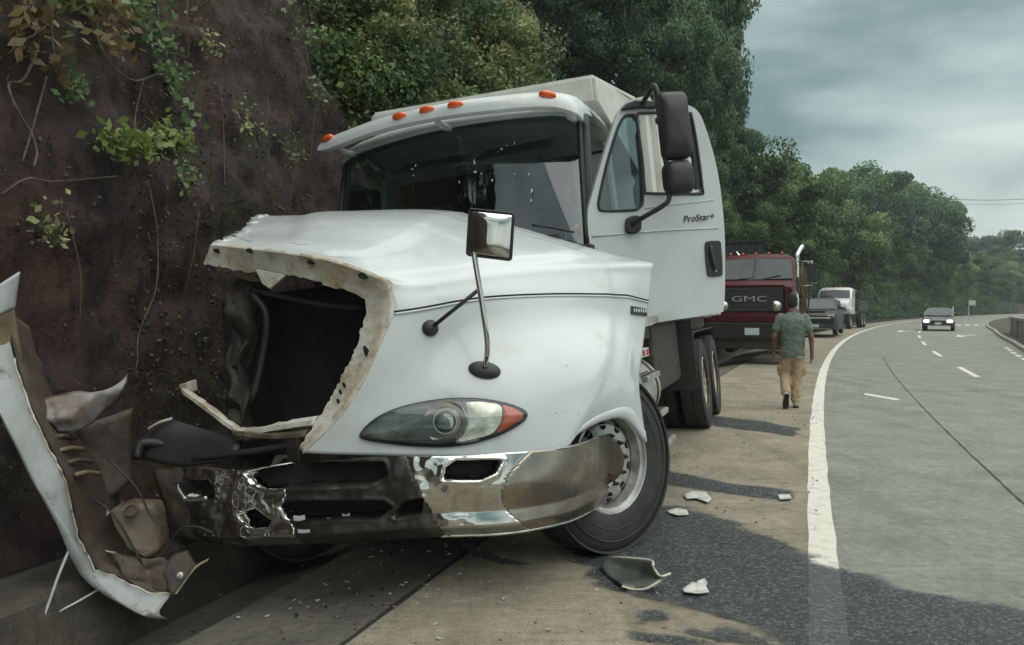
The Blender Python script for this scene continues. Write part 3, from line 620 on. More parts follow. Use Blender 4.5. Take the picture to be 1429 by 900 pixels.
# ---- broken grille surround: raw fibreglass flange round the opening
fo = [HS_[0][j] for j in range(nc)]
inner_px = [(281, 368, 4.60), (334, 378, 4.50), (372, 381, 4.42), (415, 386, 4.31), (457, 398, 4.24), (500, 411, 4.18), (511, 426, 4.17), (506, 455, 4.15), (490, 500, 4.12), (474, 532, 4.10), (458, 560, 4.08), (441, 588, 4.05), (415, 628, 4.03)]
inn = crom([tw(a, b, c + .05) for a, b, c in inner_px], 8)
def resample(P, n):
    P = [Vector(p) for p in P]; d = [0]
    for a, b in zip(P, P[1:]): d.append(d[-1] + (b - a).length)
    o = []
    for k in range(n):
        t = d[-1] * k / (n - 1); i = max(0, min(len(P) - 2, next((q for q in range(len(d) - 1) if d[q + 1] >= t), len(P) - 2)))
        o.append(P[i].lerp(P[i + 1], (t - d[i]) / max(1e-9, d[i + 1] - d[i])))
    return o
# corner-matched resampling so the flange keeps its corner
ki = 6 * 8; ko = NV * 5 + 4
fo_ = resample(fo[:ko + 1], 45) + resample(fo[ko:], 46)[1:]; in_ = resample(inn[:ki + 1], 45) + resample(inn[ki:], 46)[1:]
g = G(); FL = []
for a, b in zip(fo_, in_):
    FL.append([a + Vector((0, -.002, 0)), a.lerp(b, .12) + Vector((0, -.012, 0)), a.lerp(b, .5) + Vector((0, .008 + random.uniform(-.004, .004), 0)), b + Vector((random.uniform(-.008, .008), random.uniform(-.006, .006), random.uniform(-.008, .008))), b + Vector((.03, .06, .0))])
g.grid(FL); flange = g.make('grille_surround', M['flange'], hood, smooth=40, solid=.01)
tag(flange, label='dirty beige broken flange where the grille was')
flange_bvh = BVHTree.FromPolygons(g.v, g.f)
def on_flange(px, py):
    d = (TI.to_3x3() @ Vector(((px - CX) / FP, 1, (HY - py) / FP))).normalized()
    h, n, i, t = flange_bvh.ray_cast(CAML, d)
    return (h if h else tw(px, py, 4.15)), d
def disc(name, px, py, rx, ry, m, parent, hitf, lift=.004, ang=0):
    h, d = hitf(px, py); n = -d.normalized(); a = Vector((0, 0, 1)).cross(n).normalized(); b = n.cross(a); g = G(); h = h + n * lift
    vs = [h + (a * math.cos(t) * rx * math.cos(ang) - a * math.sin(t) * ry * math.sin(ang) + b * math.sin(t) * ry * math.cos(ang) + b * math.cos(t) * rx * math.sin(ang)) for t in [2 * math.pi * k / 14 for k in range(14)]]
    g.prism(vs, n * .004); return g.make(name, m, parent)
for px, py, a, b in ((303, 350, .024, .014), (349, 350, .024, .014), (434, 366, .024, .014), (507, 385, .03, .018), (512, 492, .014, .04), (480, 537, .008, .016), (475, 547, .008, .014), (472, 560, .008, .016)):
    disc('bolt_hole', px, py, a, b, M['hole'], hood, on_flange, .012, ang=-.25 if py < 400 else .3)
g = G(); g.prism([tw(356, 376, 4.42), tw(398, 384, 4.36), tw(376, 403, 4.40), tw(366, 396, 4.42)], (0, .02, 0)); g.make('grille_tab', M['flange'], hood, bevel=.003)
# lower broken bar of the surround, bent upward at its free end
def strip_bar(name, pts, w, th, m, parent, jag=0):
    P = crom(pts, 6); g = G(); rows = []
    for p in P:
        p = Vector(p); j = lambda: Vector((random.uniform(-jag, jag), random.uniform(-jag, jag), random.uniform(-jag, jag)))
        rows.append([p + Vector((0, 0, w / 2)) + j(), p + Vector((0, -th, w / 4)) + j() * .4, p + Vector((0, -th, -w / 4)) + j() * .4, p + Vector((0, 0, -w / 2)) + j()])
    g.grid(rows); return g.make(name, m, parent, smooth=40, solid=.008)
strip_bar('grille_lower_bar', [tw(444, 588, 4.12), tw(400, 594, 4.2), tw(345, 603, 4.3), tw(325, 594, 4.34), tw(290, 568, 4.42), tw(258, 545, 4.5)], .05, .03, M['flange'], hood, .006)
strip_bar('grille_lower_rail', [tw(432, 605, 4.12), tw(380, 608, 4.22), tw(330, 603, 4.32)], .045, .035, M['brown'], hood, .004)
g = G(); g.prism([tw(249, 537, 4.52), tw(270, 530, 4.49), tw(272, 545, 4.5), tw(256, 553, 4.52)], (0, .025, 0)); g.make('bar_end', M['flange'], hood, bevel=.004)
# ---- radiator, shroud and engine bay behind the opening
g = G(); g.box((-.42, -.36, 1.28), (1.55, .05, 1.05)); rad = g.make('radiator', M['radiator'], truck, bevel=.01)
for k in range(24):
    g = G(); g.box((-1.13 + .06 * k, -.386, 1.28), (.006, .004, 1.0)); g.make('fin', M['radiator'], rad)
g = G()
for z in (.82, 1.76): g.box((-.42, -.34, z), (1.5, .08, .04))
for x in (.38,): g.box((x, -.36, 1.28), (.05, .1, 1.0))
g.make('radiator_frame', M['black'], truck, bevel=.01)
g = G(); g.box((-.2, .3, 1.1), (.9, 1.1, .9)); g.make('engine', M['grime'], truck, bevel=.05)
g = G(); g.box((-.1, .62, 1.45), (2.0, .08, 1.2)); g.make('firewall', M['grime'], truck)
g = G()
for s in (-.42, .42): g.box((s, 3.4, .82), (.09, 8.4, .26))
for y in (-.55, 1.2, 3.0, 5.0, 7.0): g.box((0, y, .8), (.84, .1, .18))
g.make('chassis_frame', M['grime'], truck, bevel=.01)
g = G(); g.tube([(-1.0, .05, .5), (1.0, .05, .5)], .06, 10); g.make('front_axle', M['grime'], truck, smooth=True)
g = G()
for y in (5.3, 6.63): g.tube([(-1.0, y, .56), (1.0, y, .56)], .1, 10)
for y in (5.3, 6.63): g.lathe([(.06, -.2), (.22, -.12), (.24, .05), (.1, .2)], (0, y, .56), (1, 0, 0), 16)
g.make('rear_axles', M['grime'], truck, smooth=40)
P = surf([[tw(318, 385, 4.75), tw(345, 392, 4.72), tw(372, 396, 4.78)], [tw(312, 440, 4.72), tw(338, 450, 4.68), tw(360, 452, 4.78)], [tw(318, 510, 4.7), tw(340, 520, 4.64), tw(356, 520, 4.76)], [tw(312, 570, 4.68), tw(336, 580, 4.62), tw(362, 586, 4.74)], [tw(322, 612, 4.66), tw(345, 615, 4.6), tw(380, 612, 4.7)]], 8, 8)
P = [[Vector(q) + Vector((noise.noise(Vector(q) * 5) * .07, noise.fractal(Vector(q) * 7, 1, 2, 4) * .07, 0)) for q in r] for r in P]
g = G(); g.grid(P); g.make('crumpled_shroud', M['grime'], truck, smooth=35, solid=.006)
g = G(); g.tube(crom([tw(352, 410, 4.62), tw(372, 440, 4.6), tw(366, 500, 4.62), tw(352, 560, 4.6)], 5), .022, 8); g.tube(crom([tw(505, 430, 4.5), tw(450, 425, 4.55), tw(400, 415, 4.6), tw(352, 405, 4.66)], 5), .018, 8); g.make('coolant_hose', M['black'], truck, smooth=True)
# dark torn piping and brackets hanging in the wreck on the right
g = G()
g.tube(crom([tw(300, 640, 4.75), tw(250, 625, 4.8), tw(200, 618, 4.75), tw(190, 640, 4.7)], 5), .03, 8)
g.tube(crom([tw(420, 620, 4.5), tw(340, 632, 4.6), tw(270, 640, 4.7)], 5), .022, 8)
g.make('loose_hose', M['black'], truck, smooth=True)
g = G(); g.grid(surf([[tw(195, 640, 4.75), tw(215, 600, 4.8), tw(240, 585, 4.85)], [tw(250, 650, 4.7), tw(270, 612, 4.75), tw(290, 600, 4.8)], [tw(330, 640, 4.6), tw(335, 620, 4.65), tw(340, 612, 4.7)]], 6, 6)); g.make('splash_panel', M['black'], truck, smooth=True, solid=.012)
strip_bar('panel_edge', [tw(208, 598, 4.78), tw(222, 590, 4.79), tw(241, 584, 4.8)], .02, .01, M['flange'], truck)
# ---- headlight in the left fender
HLo = [(503, 608), (512, 596), (530, 582), (556, 571), (588, 563), (625, 558), (662, 558), (695, 562), (720, 569), (733, 577), (730, 586), (712, 598), (690, 608), (660, 617), (622, 622), (580, 621), (540, 617), (512, 612)]
lamp_o = G()
ring = [on_hood(a, b, .006)[0] for a, b in resample([Vector((a, b, 0)) for a, b in HLo + HLo[:1]], 49) for _ in [0]] if False else None
ringpx = crom([Vector((a, b, 0)) for a, b in HLo + HLo[:1]], 4)[:-1]
ring = [on_hood(p[0], p[1], .006) for p in ringpx]
def lamp_patch(outline, lift, steps=7, dome=0.0):
    c = np.mean([np.array(p)[:2] for p in outline], axis=0); rows = []
    for k in range(steps + 1):
        f = max(.02, k / steps); rows.append([on_hood(c[0] + (p[0] - c[0]) * f, c[1] + (p[1] - c[1]) * f, lift + dome * (1 - (k / steps) ** 2))[0] for p in outline])
    g = G(); g.grid(rows, wrap=True); return g
hl = lamp_patch(ringpx, .005, dome=.004).make('headlight', M['lampback'], truck, smooth=True)
tag(hl, label='large almond shaped headlight with amber corner')
g = G(); pts = [p + n * .004 for p, n in ring]; g.tube(pts + pts[:1], .0085, 6, cap=False); g.make('bezel', M['black'], hl, smooth=True)
def sub_patch(poly, lift, dome, name, m, n=28):
    P = crom([Vector((a, b, 0)) for a, b in poly + poly[:1]], 4)[:-1]; return lamp_patch(P, lift, 5, dome).make(name, m, hl, smooth=True)
sub_patch([(700, 565), (716, 570), (729, 578), (725, 586), (708, 597), (693, 604), (700, 590), (703, 578)], .012, .008, 'turn_signal', M['orange'])
sub_patch([(650, 562), (675, 561), (697, 566), (700, 580), (696, 594), (684, 606), (660, 613), (640, 615), (648, 600), (653, 585)], .010, .006, 'parking_reflector', M['reflector'])
c, n = on_hood(622, 589, .012)
n = (n + Vector((0, -.6, 0))).normalized()
g = G(); g.lathe([(.115, 0), (.112, .012), (.085, .004), (.06, -.004), (.02, -.006)], c, n, 28, cap=False); g.make('projector_bowl', M['reflector'], hl, smooth=30)
g = G(); g.lathe([(.058, .0), (.056, .018), (.042, .034), (.022, .043), (.002, .046)], c, n, 20, cap=False); g.make('projector_lens', M['lens'], hl, smooth=True)
g = G(); g.lathe([(.064, .0), (.064, .02), (.057, .02), (.057, 0)], c, n, 24, cap=False); g.make('projector_ring', M['alu'], hl, smooth=30)
sub_patch([(545, 600), (565, 590), (590, 584), (585, 600), (575, 610), (555, 610)], .008, .006, 'inner_reflector', M['lampback'])
lamp_patch(ringpx, .02, dome=.03).make('lens_cover', M['lens'], hl, smooth=True)
# ---- hood mirror on its tripod
M['mirror'] = mat('mirror_glass', (.75, .78, .8, 1), .03, 1)
hm = empty('hood_mirror'); hm.parent = truck; hm.matrix_parent_inverse = Matrix(); hm['label'] = 'square chrome hood mirror on bent tubular stand'
c1, n1_ = on_hood(676, 517, 0); c2, n2_ = on_hood(600, 458, 0)
fwd = Vector((.05, -1, .02)).normalized()
def base_pad(name, c, n, rx, rz):
    a = Vector((1, 0, 0)); a = (a - n * a.dot(n)).normalized(); b = n.cross(a); g = G(); rows = []
    for f, h in ((1.0, 0), (1.0, .012), (.8, .026), (.45, .036), (.05, .038)):
        rows.append([c + (a * math.cos(t) * rx + b * math.sin(t) * rz) * f + n * h for t in [2 * math.pi * k / 20 for k in range(20)]])
    g.grid(rows, wrap=True); return g.make(name, M['black'], hm, smooth=True)
base_pad('foot', c1, n1_, .088, .05); base_pad('foot', c2, n2_, .045, .045)
st = [c1 + n1_ * .02, tw(680, 480, 4.06), tw(672, 420, 4.05), tw(662, 358, 4.05), tw(663, 345, 4.06)]
g = G(); g.tube(crom(st, 5), .0155, 10); g.make('post', M['chrome'], hm, smooth=True)
g = G(); g.tube([c2 + n2_ * .02, tw(667, 405, 4.06)], .011, 8); g.make('brace', M['black'], hm, smooth=True)
g = G(); mc = tw(684, 327, 4.03); MP = []
# slightly cupped polished back of the mirror head (its back faces the road)
ax = (tw(718, 300, 4.01) - tw(654, 293, 4.07)).normalized(); az = (tw(654, 293, 4.05) - tw(650, 357, 4.05)).normalized(); an = az.cross(ax).normalized()
if an.y > 0: an = -an
hw, hh = .121, .121
for i in range(13):
    row = []
    for j in range(13):
        u, v = -1 + 2 * i / 12, -1 + 2 * j / 12; e_ = max(abs(u), abs(v)); bul = .034 * (1 - u * u) * (1 - v ** 6)
        row.append(mc + ax * u * hw + az * v * hh + an * bul)
    MP.append(row)
g.grid(MP); g.make('mirror_head', M['chrome'], hm, smooth=True, solid=.012)
g = G(); rim = [mc + ax * u * hw + az * v * hh for u, v in rrect(2, 2, .12, 4)]; g.tube(rim + rim[:1], .006, 6, cap=False); g.make('rim', M['black'], hm, smooth=True)
# small black and white plate on the hood side
g = G(); pl = [on_hood(a, b, .003)[0] for a, b in ((880, 427), (902, 431), (902, 441), (880, 438))]; g.prism(pl, (.004, -.006, 0)); pb = g.make('side_plate', M['black'], hood)
M['pale'] = mat('pale_print', (.55, .56, .55, 1), .6)
for k in range(6):
    g = G(); x = 882.5 + 3.2 * k; q = [on_hood(a, b, .012)[0] for a, b in ((x, 430.5 + .15 * k), (x + 1.9, 430.8 + .15 * k), (x + 1.9, 435.5 + .2 * k), (x, 435 + .2 * k))]; g.add(q, [(0, 1, 2, 3)]); g.make('plate_letter', M['pale'], hood)
for pts in ([(352, 322), (365, 318), (388, 312), (402, 305)], [(331, 330), (338, 334), (352, 338)], [(405, 339), (420, 342), (432, 341)]):
    g = G(); g.tube([on_hood(a, b, .001)[0] for a, b in pts], .0022, 4); g.make('paint_crack', M['scratch'], hood)
# scuffs on the fender
for k in range(12):
    px, py = random.gauss(812, 22), random.gauss(540, 26); g = G()
    if random.random() < .35: px, py = random.gauss(785, 8), random.gauss(585, 14)
    a = on_hood(px, py, .002)[0]; b = on_hood(px + random.uniform(-6, 6), py + random.uniform(1, 6), .002)[0]; w = Vector((.0012, 0, .0016))
    g.add([a - w, a + w, b + w * .3, b - w * .3], [(0, 1, 2, 3)]); g.make('scuff', M['scratch'], hood)
# ---- wheels
def tyre_mesh(R_, Rr, w, treads=True):
    h = w / 2; P = [(Rr - .012, -h * .72), (Rr + .02, -h * .9), (Rr + (R_ - Rr) * .45, -h), (R_ - .05, -h * .93), (R_ - .012, -h * .8), (R_, -h * .7)]
    if treads:
        for q in (-.42, 0, .42): P += [(R_, (q - .045) * w), (R_ - .014, (q - .03) * w), (R_ - .014, (q + .03) * w), (R_, (q + .045) * w)]
    P += [(R_, h * .7), (R_ - .012, h * .8), (R_ - .05, h * .93), (R_ - .10, h * .97), (Rr + (R_ - Rr) * .45, h), (Rr + .05, h * .95), (Rr + .02, h * .9), (Rr - .012, h * .72)]
    return P
def front_wheel(c, steer, side):
    w = empty('front_wheel'); w.parent = truck; ax = Vector((math.cos(steer) * side, math.sin(steer) * side, 0))
    Rt, Rr, wd = .548, .312, .29
    g = G(); g.lathe(tyre_mesh(Rt, Rr, wd), c, ax, 64, cap=False); t = g.make('tyre', M['rubber'], w, smooth=35)
    g = G(); rg = G()
    for rr in (.40, .47): rg.lathe([(rr, wd * .5 - .003), (rr + .006, wd * .5 + .003), (rr + .012, wd * .5 - .003)], c, ax, 48, cap=False)
    rg.make('sidewall_ring', M['rubber'], w, smooth=True)
    g.lathe([(Rr, wd * .46), (Rr + .012, wd * .42), (Rr + .004, wd * .36), (Rr - .02, wd * .33), (Rr - .035, wd * .05), (Rr - .06, wd * .02), (.25, wd * .12), (.22, wd * .2), (.165, wd * .22), (.13, wd * .22)], c, ax, 48, cap=False)
    rim = g.make('rim', M['alloy'], w, smooth=30, solid=.012)
    a = Vector((0, 0, 1)); b = ax.cross(a)
    for k in range(10):
        t_ = 2 * math.pi * k / 10; q = c + (a * math.cos(t_) + b * math.sin(t_)) * .222 + ax * (wd * .20)
        g = G(); rd = (a * math.cos(t_) + b * math.sin(t_)); tn = ax.cross(rd); nn = (ax + rd * .45).normalized(); r2 = (rd - nn * rd.dot(nn)).normalized()
        g.prism([q + (r2 * math.cos(u) * .034 + tn * math.sin(u) * .028) - nn * .002 for u in [2 * math.pi * m_ / 14 for m_ in range(14)]], nn * .012); g.make('hand_hole', M['hole'], rim)
    g = G(); g.lathe([(.135, wd * .2), (.13, wd * .34), (.118, wd * .36), (.115, wd * .40), (.085, wd * .43), (.08, wd * .46), (.001, wd * .47)], c, ax, 28, cap=False); g.make('hub', M['hub'], w, smooth=30)
    for k in range(10):
        t_ = 2 * math.pi * (k + .5) / 10; q = c + (a * math.cos(t_) + b * math.sin(t_)) * .155 + ax * (wd * .22); g = G(); g.lathe([(.016, 0), (.016, .03), (.009, .035), (.008, .05)], q, ax, 6); g.make('wheel_nut', M['hub'], rim)
    return w
WF = tl(858, 650, x=1.2); 
fw = front_wheel(Vector((1.14, .15, .548)), R(-29), 1); tag(fw, label='steered left front wheel with alloy rim')
front_wheel(Vector((-1.09, .12, .50)), R(-20), -1)
def rear_wheel(c, side):
    w = empty('rear_wheel'); w.parent = truck; ax = Vector((side, 0, 0)); wd = .27; Rt, Rr = .55, .312
    for k, off in enumerate((0, -.33)):
        g = G(); g.lathe(tyre_mesh(Rt, Rr, wd), c + ax * off, ax, 48, cap=False); g.make('tyre', M['rubber'], w, smooth=35)
    g = G(); g.lathe([(Rr, wd * .47), (Rr + .012, wd * .42), (Rr, wd * .36), (Rr - .03, wd * .3), (Rr - .04, -wd * .25), (.25, -wd * .32), (.17, -wd * .34), (.16, -wd * .2), (.13, -wd * .1), (.12, wd * .3), (.001, wd * .32)], c, ax, 40, cap=False)
    rim = g.make('rim', M['rustrim'], w, smooth=30)
    for k in range(10):
        t_ = 2 * math.pi * k / 10; q = c + Vector((0, math.cos(t_), math.sin(t_))) * .195 - ax * (wd * .335); g = G(); g.lathe([(.02, 0), (.018, .045), (.008, .05)], q, ax, 6); g.make('wheel_nut', M['hub'], rim)
    return w
for y in (5.3, 6.63):
    rear_wheel(Vector((1.16, y, .55)), 1); rear_wheel(Vector((-1.16, y, .5)), -1)
# mudguard over the rear tandem
g = G(); g.grid([[Vector((x, y, z)) for x in (.72, 1.26)] for y, z in ((4.55, .95), (4.62, 1.12), (4.85, 1.2), (7.1, 1.2), (7.3, 1.1), (7.35, .6))]); g.make('mudguard', M['black'], truck, solid=.01)
# ---- bumper: chrome shell swept from the left wheel round the front to the crushed right end
BP = [tl(856, 655, x=1.19), Vector((1.205, -.30, .5)), Vector((1.16, -.62, .5)), Vector((1.0, -.90, .5)), Vector((.75, -1.04, .5)), Vector((.35, -1.11, .5)), Vector((-.1, -1.14, .5)), Vector((-.5, -1.12, .5)), Vector((-.85, -1.02, .5)), Vector((-1.15, -.86, .5)), Vector((-1.32, -.7, .5))]
BP[0] = Vector((1.22, .05, .5))
NB = 320
bpath = resample(crom(BP, 14), NB + 1)
def bz(s):                                                  # lower and upper edge by arc fraction
    lo = float(np.interp(s, [0, .12, .25, .4, .55, .7, .85, 1], [.30, .33, .37, .40, .39, .37, .33, .30]))
    hi = float(np.interp(s, [0, .10, .2, .3, .5, .62, .75, .9, 1], [.72, .75, .76, .80, .84, .82, .80, .78, .76]))
    return lo, hi
# openings of the bumper as outlines measured on its face
POCK = [[(618, 669), (621, 654), (637, 643), (699, 643), (690, 660), (669, 669)], [(343, 660), (405, 646), (535, 646), (540, 665), (513, 677), (368, 682), (352, 674)],
 [(389, 705), (405, 700), (535, 700), (547, 708), (526, 724), (492, 722), (422, 727), (400, 722)], [(331, 716), (357, 711), (378, 727), (373, 735), (352, 737)], [(247, 673), (290, 670), (300, 687), (298, 694), (263, 696)], [(560, 702), (590, 696), (587, 716), (550, 722)]]
def topx(l):
    w = TM @ l; return CX + FP * w.x / w.y, HY - FP * (w.z - CH) / w.y
NT = 54
def bump_pt(i, t):
    s = i / NB; p = bpath[i]; q = bpath[min(NB, i + 1)] - bpath[max(0, i - 1)]; nrm = Vector((q.y, -q.x, 0)).normalized()
    if nrm.dot(Vector((0, -1, 0))) < 0 and s > .25: nrm = -nrm
    if s <= .25 and nrm.x < 0: nrm = -nrm
    lo, hi = bz(s); z = lo + (hi - lo) * t
    bulge = .05 * math.sin(math.pi * min(1, max(0, t)) ** .9) + .055 * max(0, 1 - abs(t - .16) / .17) - .03 * max(0, (t - .62) / .38) + .13 * (t - .5)
    k_ = min(1, max(0, (s - .10) / .22)); k_ = k_ * k_ * (3 - 2 * k_); bulge = bulge * k_ + (bulge * .3 + .06 * (t - .5)) * (1 - k_)
    cr = 0
    if s > .6: cr = noise.fractal(Vector((s * 16, t * 2.2, 4)), .9, 2, 4) * .05 * min(1, (s - .6) * 5) + (s - .6) * -.12
    if .36 < s < .62: cr += noise.fractal(Vector((s * 26, t * 3, 1)), .9, 2, 3) * .012
    b = p.xy.to_3d() + Vector((0, 0, z)) + nrm * (bulge + cr)
    x, y = topx(b); d = max(sdist(x, y, P) for P in POCK)
    return b + nrm * (-.085 * max(0, min(1, (d + 1) / 4)) + .009 * math.exp(-((d + 3.5) / 2.6) ** 2)), d, x
BB = [[bump_pt(i, j / NT) for j in range(NT + 1)] for i in range(NB + 1)]
BG = [[q[0] for q in r] for r in BB]
groups = {'left': G(), 'mid': G(), 'right': G(), 'hole': G(), 'side': G(), 'rem': G()}
def col_at(x0): return next(i for i in range(NB + 1) if BB[i][NT // 2][2] < x0)
CI = [col_at(q) for q in (722, 594, 402, 326)]
for i in range(NB):
    for j in range(NT):
        s, t = (i + .5) / NB, (j + .5) / NT; d = min(BB[i][j][1], BB[i + 1][j + 1][1]); w_ = [round(-16 * (t - .5) ** 2 * 4 + 6), round(14 * (t - .5)), round(10 * noise.noise(Vector((t * 3, 1, 2)))), round(14 * noise.noise(Vector((t * 3, 5, 2))))]
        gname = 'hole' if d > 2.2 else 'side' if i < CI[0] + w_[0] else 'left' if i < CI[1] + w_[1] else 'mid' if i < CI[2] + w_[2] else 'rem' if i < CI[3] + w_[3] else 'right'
        if s > .96 and noise.noise(Vector((s * 40, t * 6, 8))) > .1: continue
        q = [BG[i][j], BG[i + 1][j], BG[i + 1][j + 1], BG[i][j + 1]]; groups[gname].add(q, [(0, 1, 2, 3)])
bumper = empty('bumper'); bumper.parent = truck; bumper['label'] = 'dented chrome bumper with black openings'
def weld(o):
    bm = bmesh.new(); bm.from_mesh(o.data); bmesh.ops.remove_doubles(bm, verts=bm.verts, dist=.0004); bmesh.ops.recalc_face_normals(bm, faces=bm.faces); bm.to_mesh(o.data); bm.free(); o.data.shade_smooth(); return o
M['bentchrome'] = mat('crumpled_chrome', (.62, .6, .56, 1), .12, 1, col2=(.12, .1, .08, 1), scale=5, detail=8, lo=.36, hi=.6, rough2=.5)
M['darkchrome'] = mat('soiled_bumper', (.045, .042, .04, 1), .3, .5, col2=(.12, .105, .09, 1), scale=8, detail=8, lo=.45, hi=.75)
weld(groups['side'].make('side_shell', M['dullchrome'], bumper)); weld(groups['left'].make('chrome_shell', M['chrome'], bumper)); weld(groups['mid'].make('centre_shell', M['darkchrome'], bumper)); weld(groups['right'].make('crushed_shell', M['bentchrome'], bumper)); weld(groups['rem'].make('chrome_remnant', M['chrome'], bumper))
def split_parts(o, name, m, par):
    bm = bmesh.new(); bm.from_mesh(o.data); left = set(bm.faces); parts = []
    while left:
        st_ = [left.pop()]; comp = []
        while st_:
            f = st_.pop(); comp.append([tuple(v.co) for v in f.verts])
            for e_ in f.edges:
                for h_ in e_.link_faces:
                    if h_ in left: left.remove(h_); st_.append(h_)
        parts.append(comp)
    bm.free(); bpy.data.objects.remove(o)
    for comp in parts:
        g = G()
        for q in comp: g.add(q, [tuple(range(len(q)))])
        weld(g.make(name, m, par))
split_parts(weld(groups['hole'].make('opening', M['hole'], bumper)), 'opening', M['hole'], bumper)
for o in bumper.children:
    if o.name.split('.')[0] != 'opening': q = o.modifiers.new('s', 'SOLIDIFY'); q.thickness = .006; q.offset = -1
g = G(); g.tube([BG[i][NT] + Vector((0, 0, .002)) for i in range(0, 72)], .006, 6); g.tube([BG[i][0] for i in range(0, 134)], .008, 6); g.make('rolled_edge', M['chrome'], bumper, smooth=True)
# bright chrome remnant right of the middle and the sticker scraps
def patch_on_bumper(px, py, rx, rz, name, m, Y):
    c = tw(px, py, Y); g = G(); g.prism([c + Vector((a, 0, b)) for a, b in rrect(rx, rz, min(rx, rz) * .2, 2)], (0, -.004, 0)); return g.make(name, m, bumper)
strip_bar('torn_edge', [tw(249, 677, 4.27), tw(256, 690, 4.26), tw(264, 697, 4.25), tw(290, 695, 4.23)], .014, .006, M['chrome'], bumper)
strip_bar('torn_edge', [tw(330, 716, 4.12), tw(342, 728, 4.11), tw(352, 737, 4.1)], .014, .006, M['chrome'], bumper)
for px, py, w_, h_ in ((468, 727, .10, .035), (484, 722, .045, .05), (425, 741, .075, .02), (417, 722, .07, .03)):
    c = tw(px, py, 4.0); g = G(); vs = [c + Vector((random.uniform(.8, 1.1) * a * w_ / 2, 0, random.uniform(.7, 1.1) * b * h_ / 2)) for a, b in ((-1, -1), (0, -1.2), (1, -.8), (1, 1), (.1, .7), (-1, 1))]; g.prism(vs, (0, -.004, 0)); g.make('sticker_scrap', M['pale'], bumper)
# tow bracket hanging in the opening
g = G(); g.tube(crom([tw(560, 650, 4.1), tw(545, 668, 4.06), tw(533, 690, 4.06)], 4), .02, 8); g.lathe([(.02, -.015), (.034, -.012), (.034, .012), (.02, .015)], tw(526, 682, 4.06), (1, .2, 0), 16); g.make('tow_hook', M['flange'], bumper, smooth=35)
# undertray and lower crushed liner at the right end
g = G(); P = [[tw(215, 655, 4.75), tw(225, 700, 4.72), tw(235, 750, 4.7)], [tw(262, 650, 4.7), tw(280, 705, 4.62), tw(275, 755, 4.62)], [tw(325, 655, 4.6), tw(330, 700, 4.55), tw(340, 748, 4.5)]]
P = surf(P, 8, 8)
for r_ in P:
    for k_ in range(len(r_)): r_[k_] = Vector(r_[k_]) + Vector((0, noise.fractal(Vector(r_[k_]) * 6, 1, 2, 3) * .03, 0))
g.grid(P); g.make('crushed_liner', M['brown'], truck, smooth=True, solid=.01)
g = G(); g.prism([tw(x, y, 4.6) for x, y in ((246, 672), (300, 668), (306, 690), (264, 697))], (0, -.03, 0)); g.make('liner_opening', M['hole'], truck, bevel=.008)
# ---- cab
def cb(pts, name, m, th=(0, .05, 0), parent=truck, bevel=.01): g = G(); g.prism(pts, th); return g.make(name, m, parent, bevel=bevel)
# profile of the cab side (y,z): windscreen foot, windscreen top, roof, back
CO = -.05
def wsx(z): return 1.125 - .035 * max(0, z - 2.0)           # half width of the cab by height
WB, WT = 1.98, 3.07
def wy(x, z): return .74 + (z - WB) * .30 + .17 * (x / 1.06) ** 2    # windscreen surface
NXW = 24
rows = [[Vector((x_ * wsx(z) + CO, wy(x_ * wsx(z), z), z + .05 * (1 - x_ * x_) * max(0, (z - WB) / (WT - WB)))) for x_ in [-.955 + 1.91 * i / NXW for i in range(NXW + 1)]] for z in [WB - .05 + (WT - WB + .03) * k / 10 for k in range(11)]]
g = G(); g.grid(rows); ws = g.make('windshield', M['glass'], truck, smooth=True)
# white specks and a pale stain on the glass
M['speck'] = mat('bird_lime', (.7, .72, .7, 1), .8)
def on_ws(px, py):
    p = tl(px, py, y=.9)
    for _ in range(4): p = tl(px, py, y=wy(p.x, p.z - .05) - .006)
    return p
for px, py, a, b in ((662, 226, 4, 14), (664, 240, 8, 4), (700, 208, 6, 3), (707, 203, 3, 3), (718, 200, 2, 6), (575, 236, 5, 4), (580, 231, 3, 5), (577, 245, 3, 2), (687, 252, 4, 5), (641, 254, 3, 4), (718, 243, 3, 4), (672, 242, 4, 3), (742, 266, 3, 10), (741, 280, 3, 7), (738, 243, 2, 5), (695, 212, 3, 2)):
    g = G(); n_ = 9; q = [on_ws(px + a * .4 * math.cos(t) * random.uniform(.25, 1.2), py + b * .45 * math.sin(t) * random.uniform(.25, 1.2)) for t in [2 * math.pi * k / n_ for k in range(n_)]]; g.prism(q, (0, -.002, 0)); g.make('speck', M['speck'], ws)
# black gasket round the windscreen
def wsP(x_, z): return Vector((x_ * wsx(z) + CO, wy(x_ * wsx(z), z) - .004, z + .05 * (1 - x_ * x_) * max(0, (z - WB) / (WT - WB))))
gas = [wsP(-.955, WB - .03)] + [wsP(-.955, WB + (WT - WB) * k / 8) for k in range(8)] + [wsP(-.955 + 1.91 * k / 20, WT - .02) for k in range(21)] + [wsP(.955, WT - (WT - WB) * (k + 1) / 8) for k in range(8)]
g = G(); g.tube(gas, .022, 8); g.make('windshield_gasket', M['black'], truck, smooth=True)
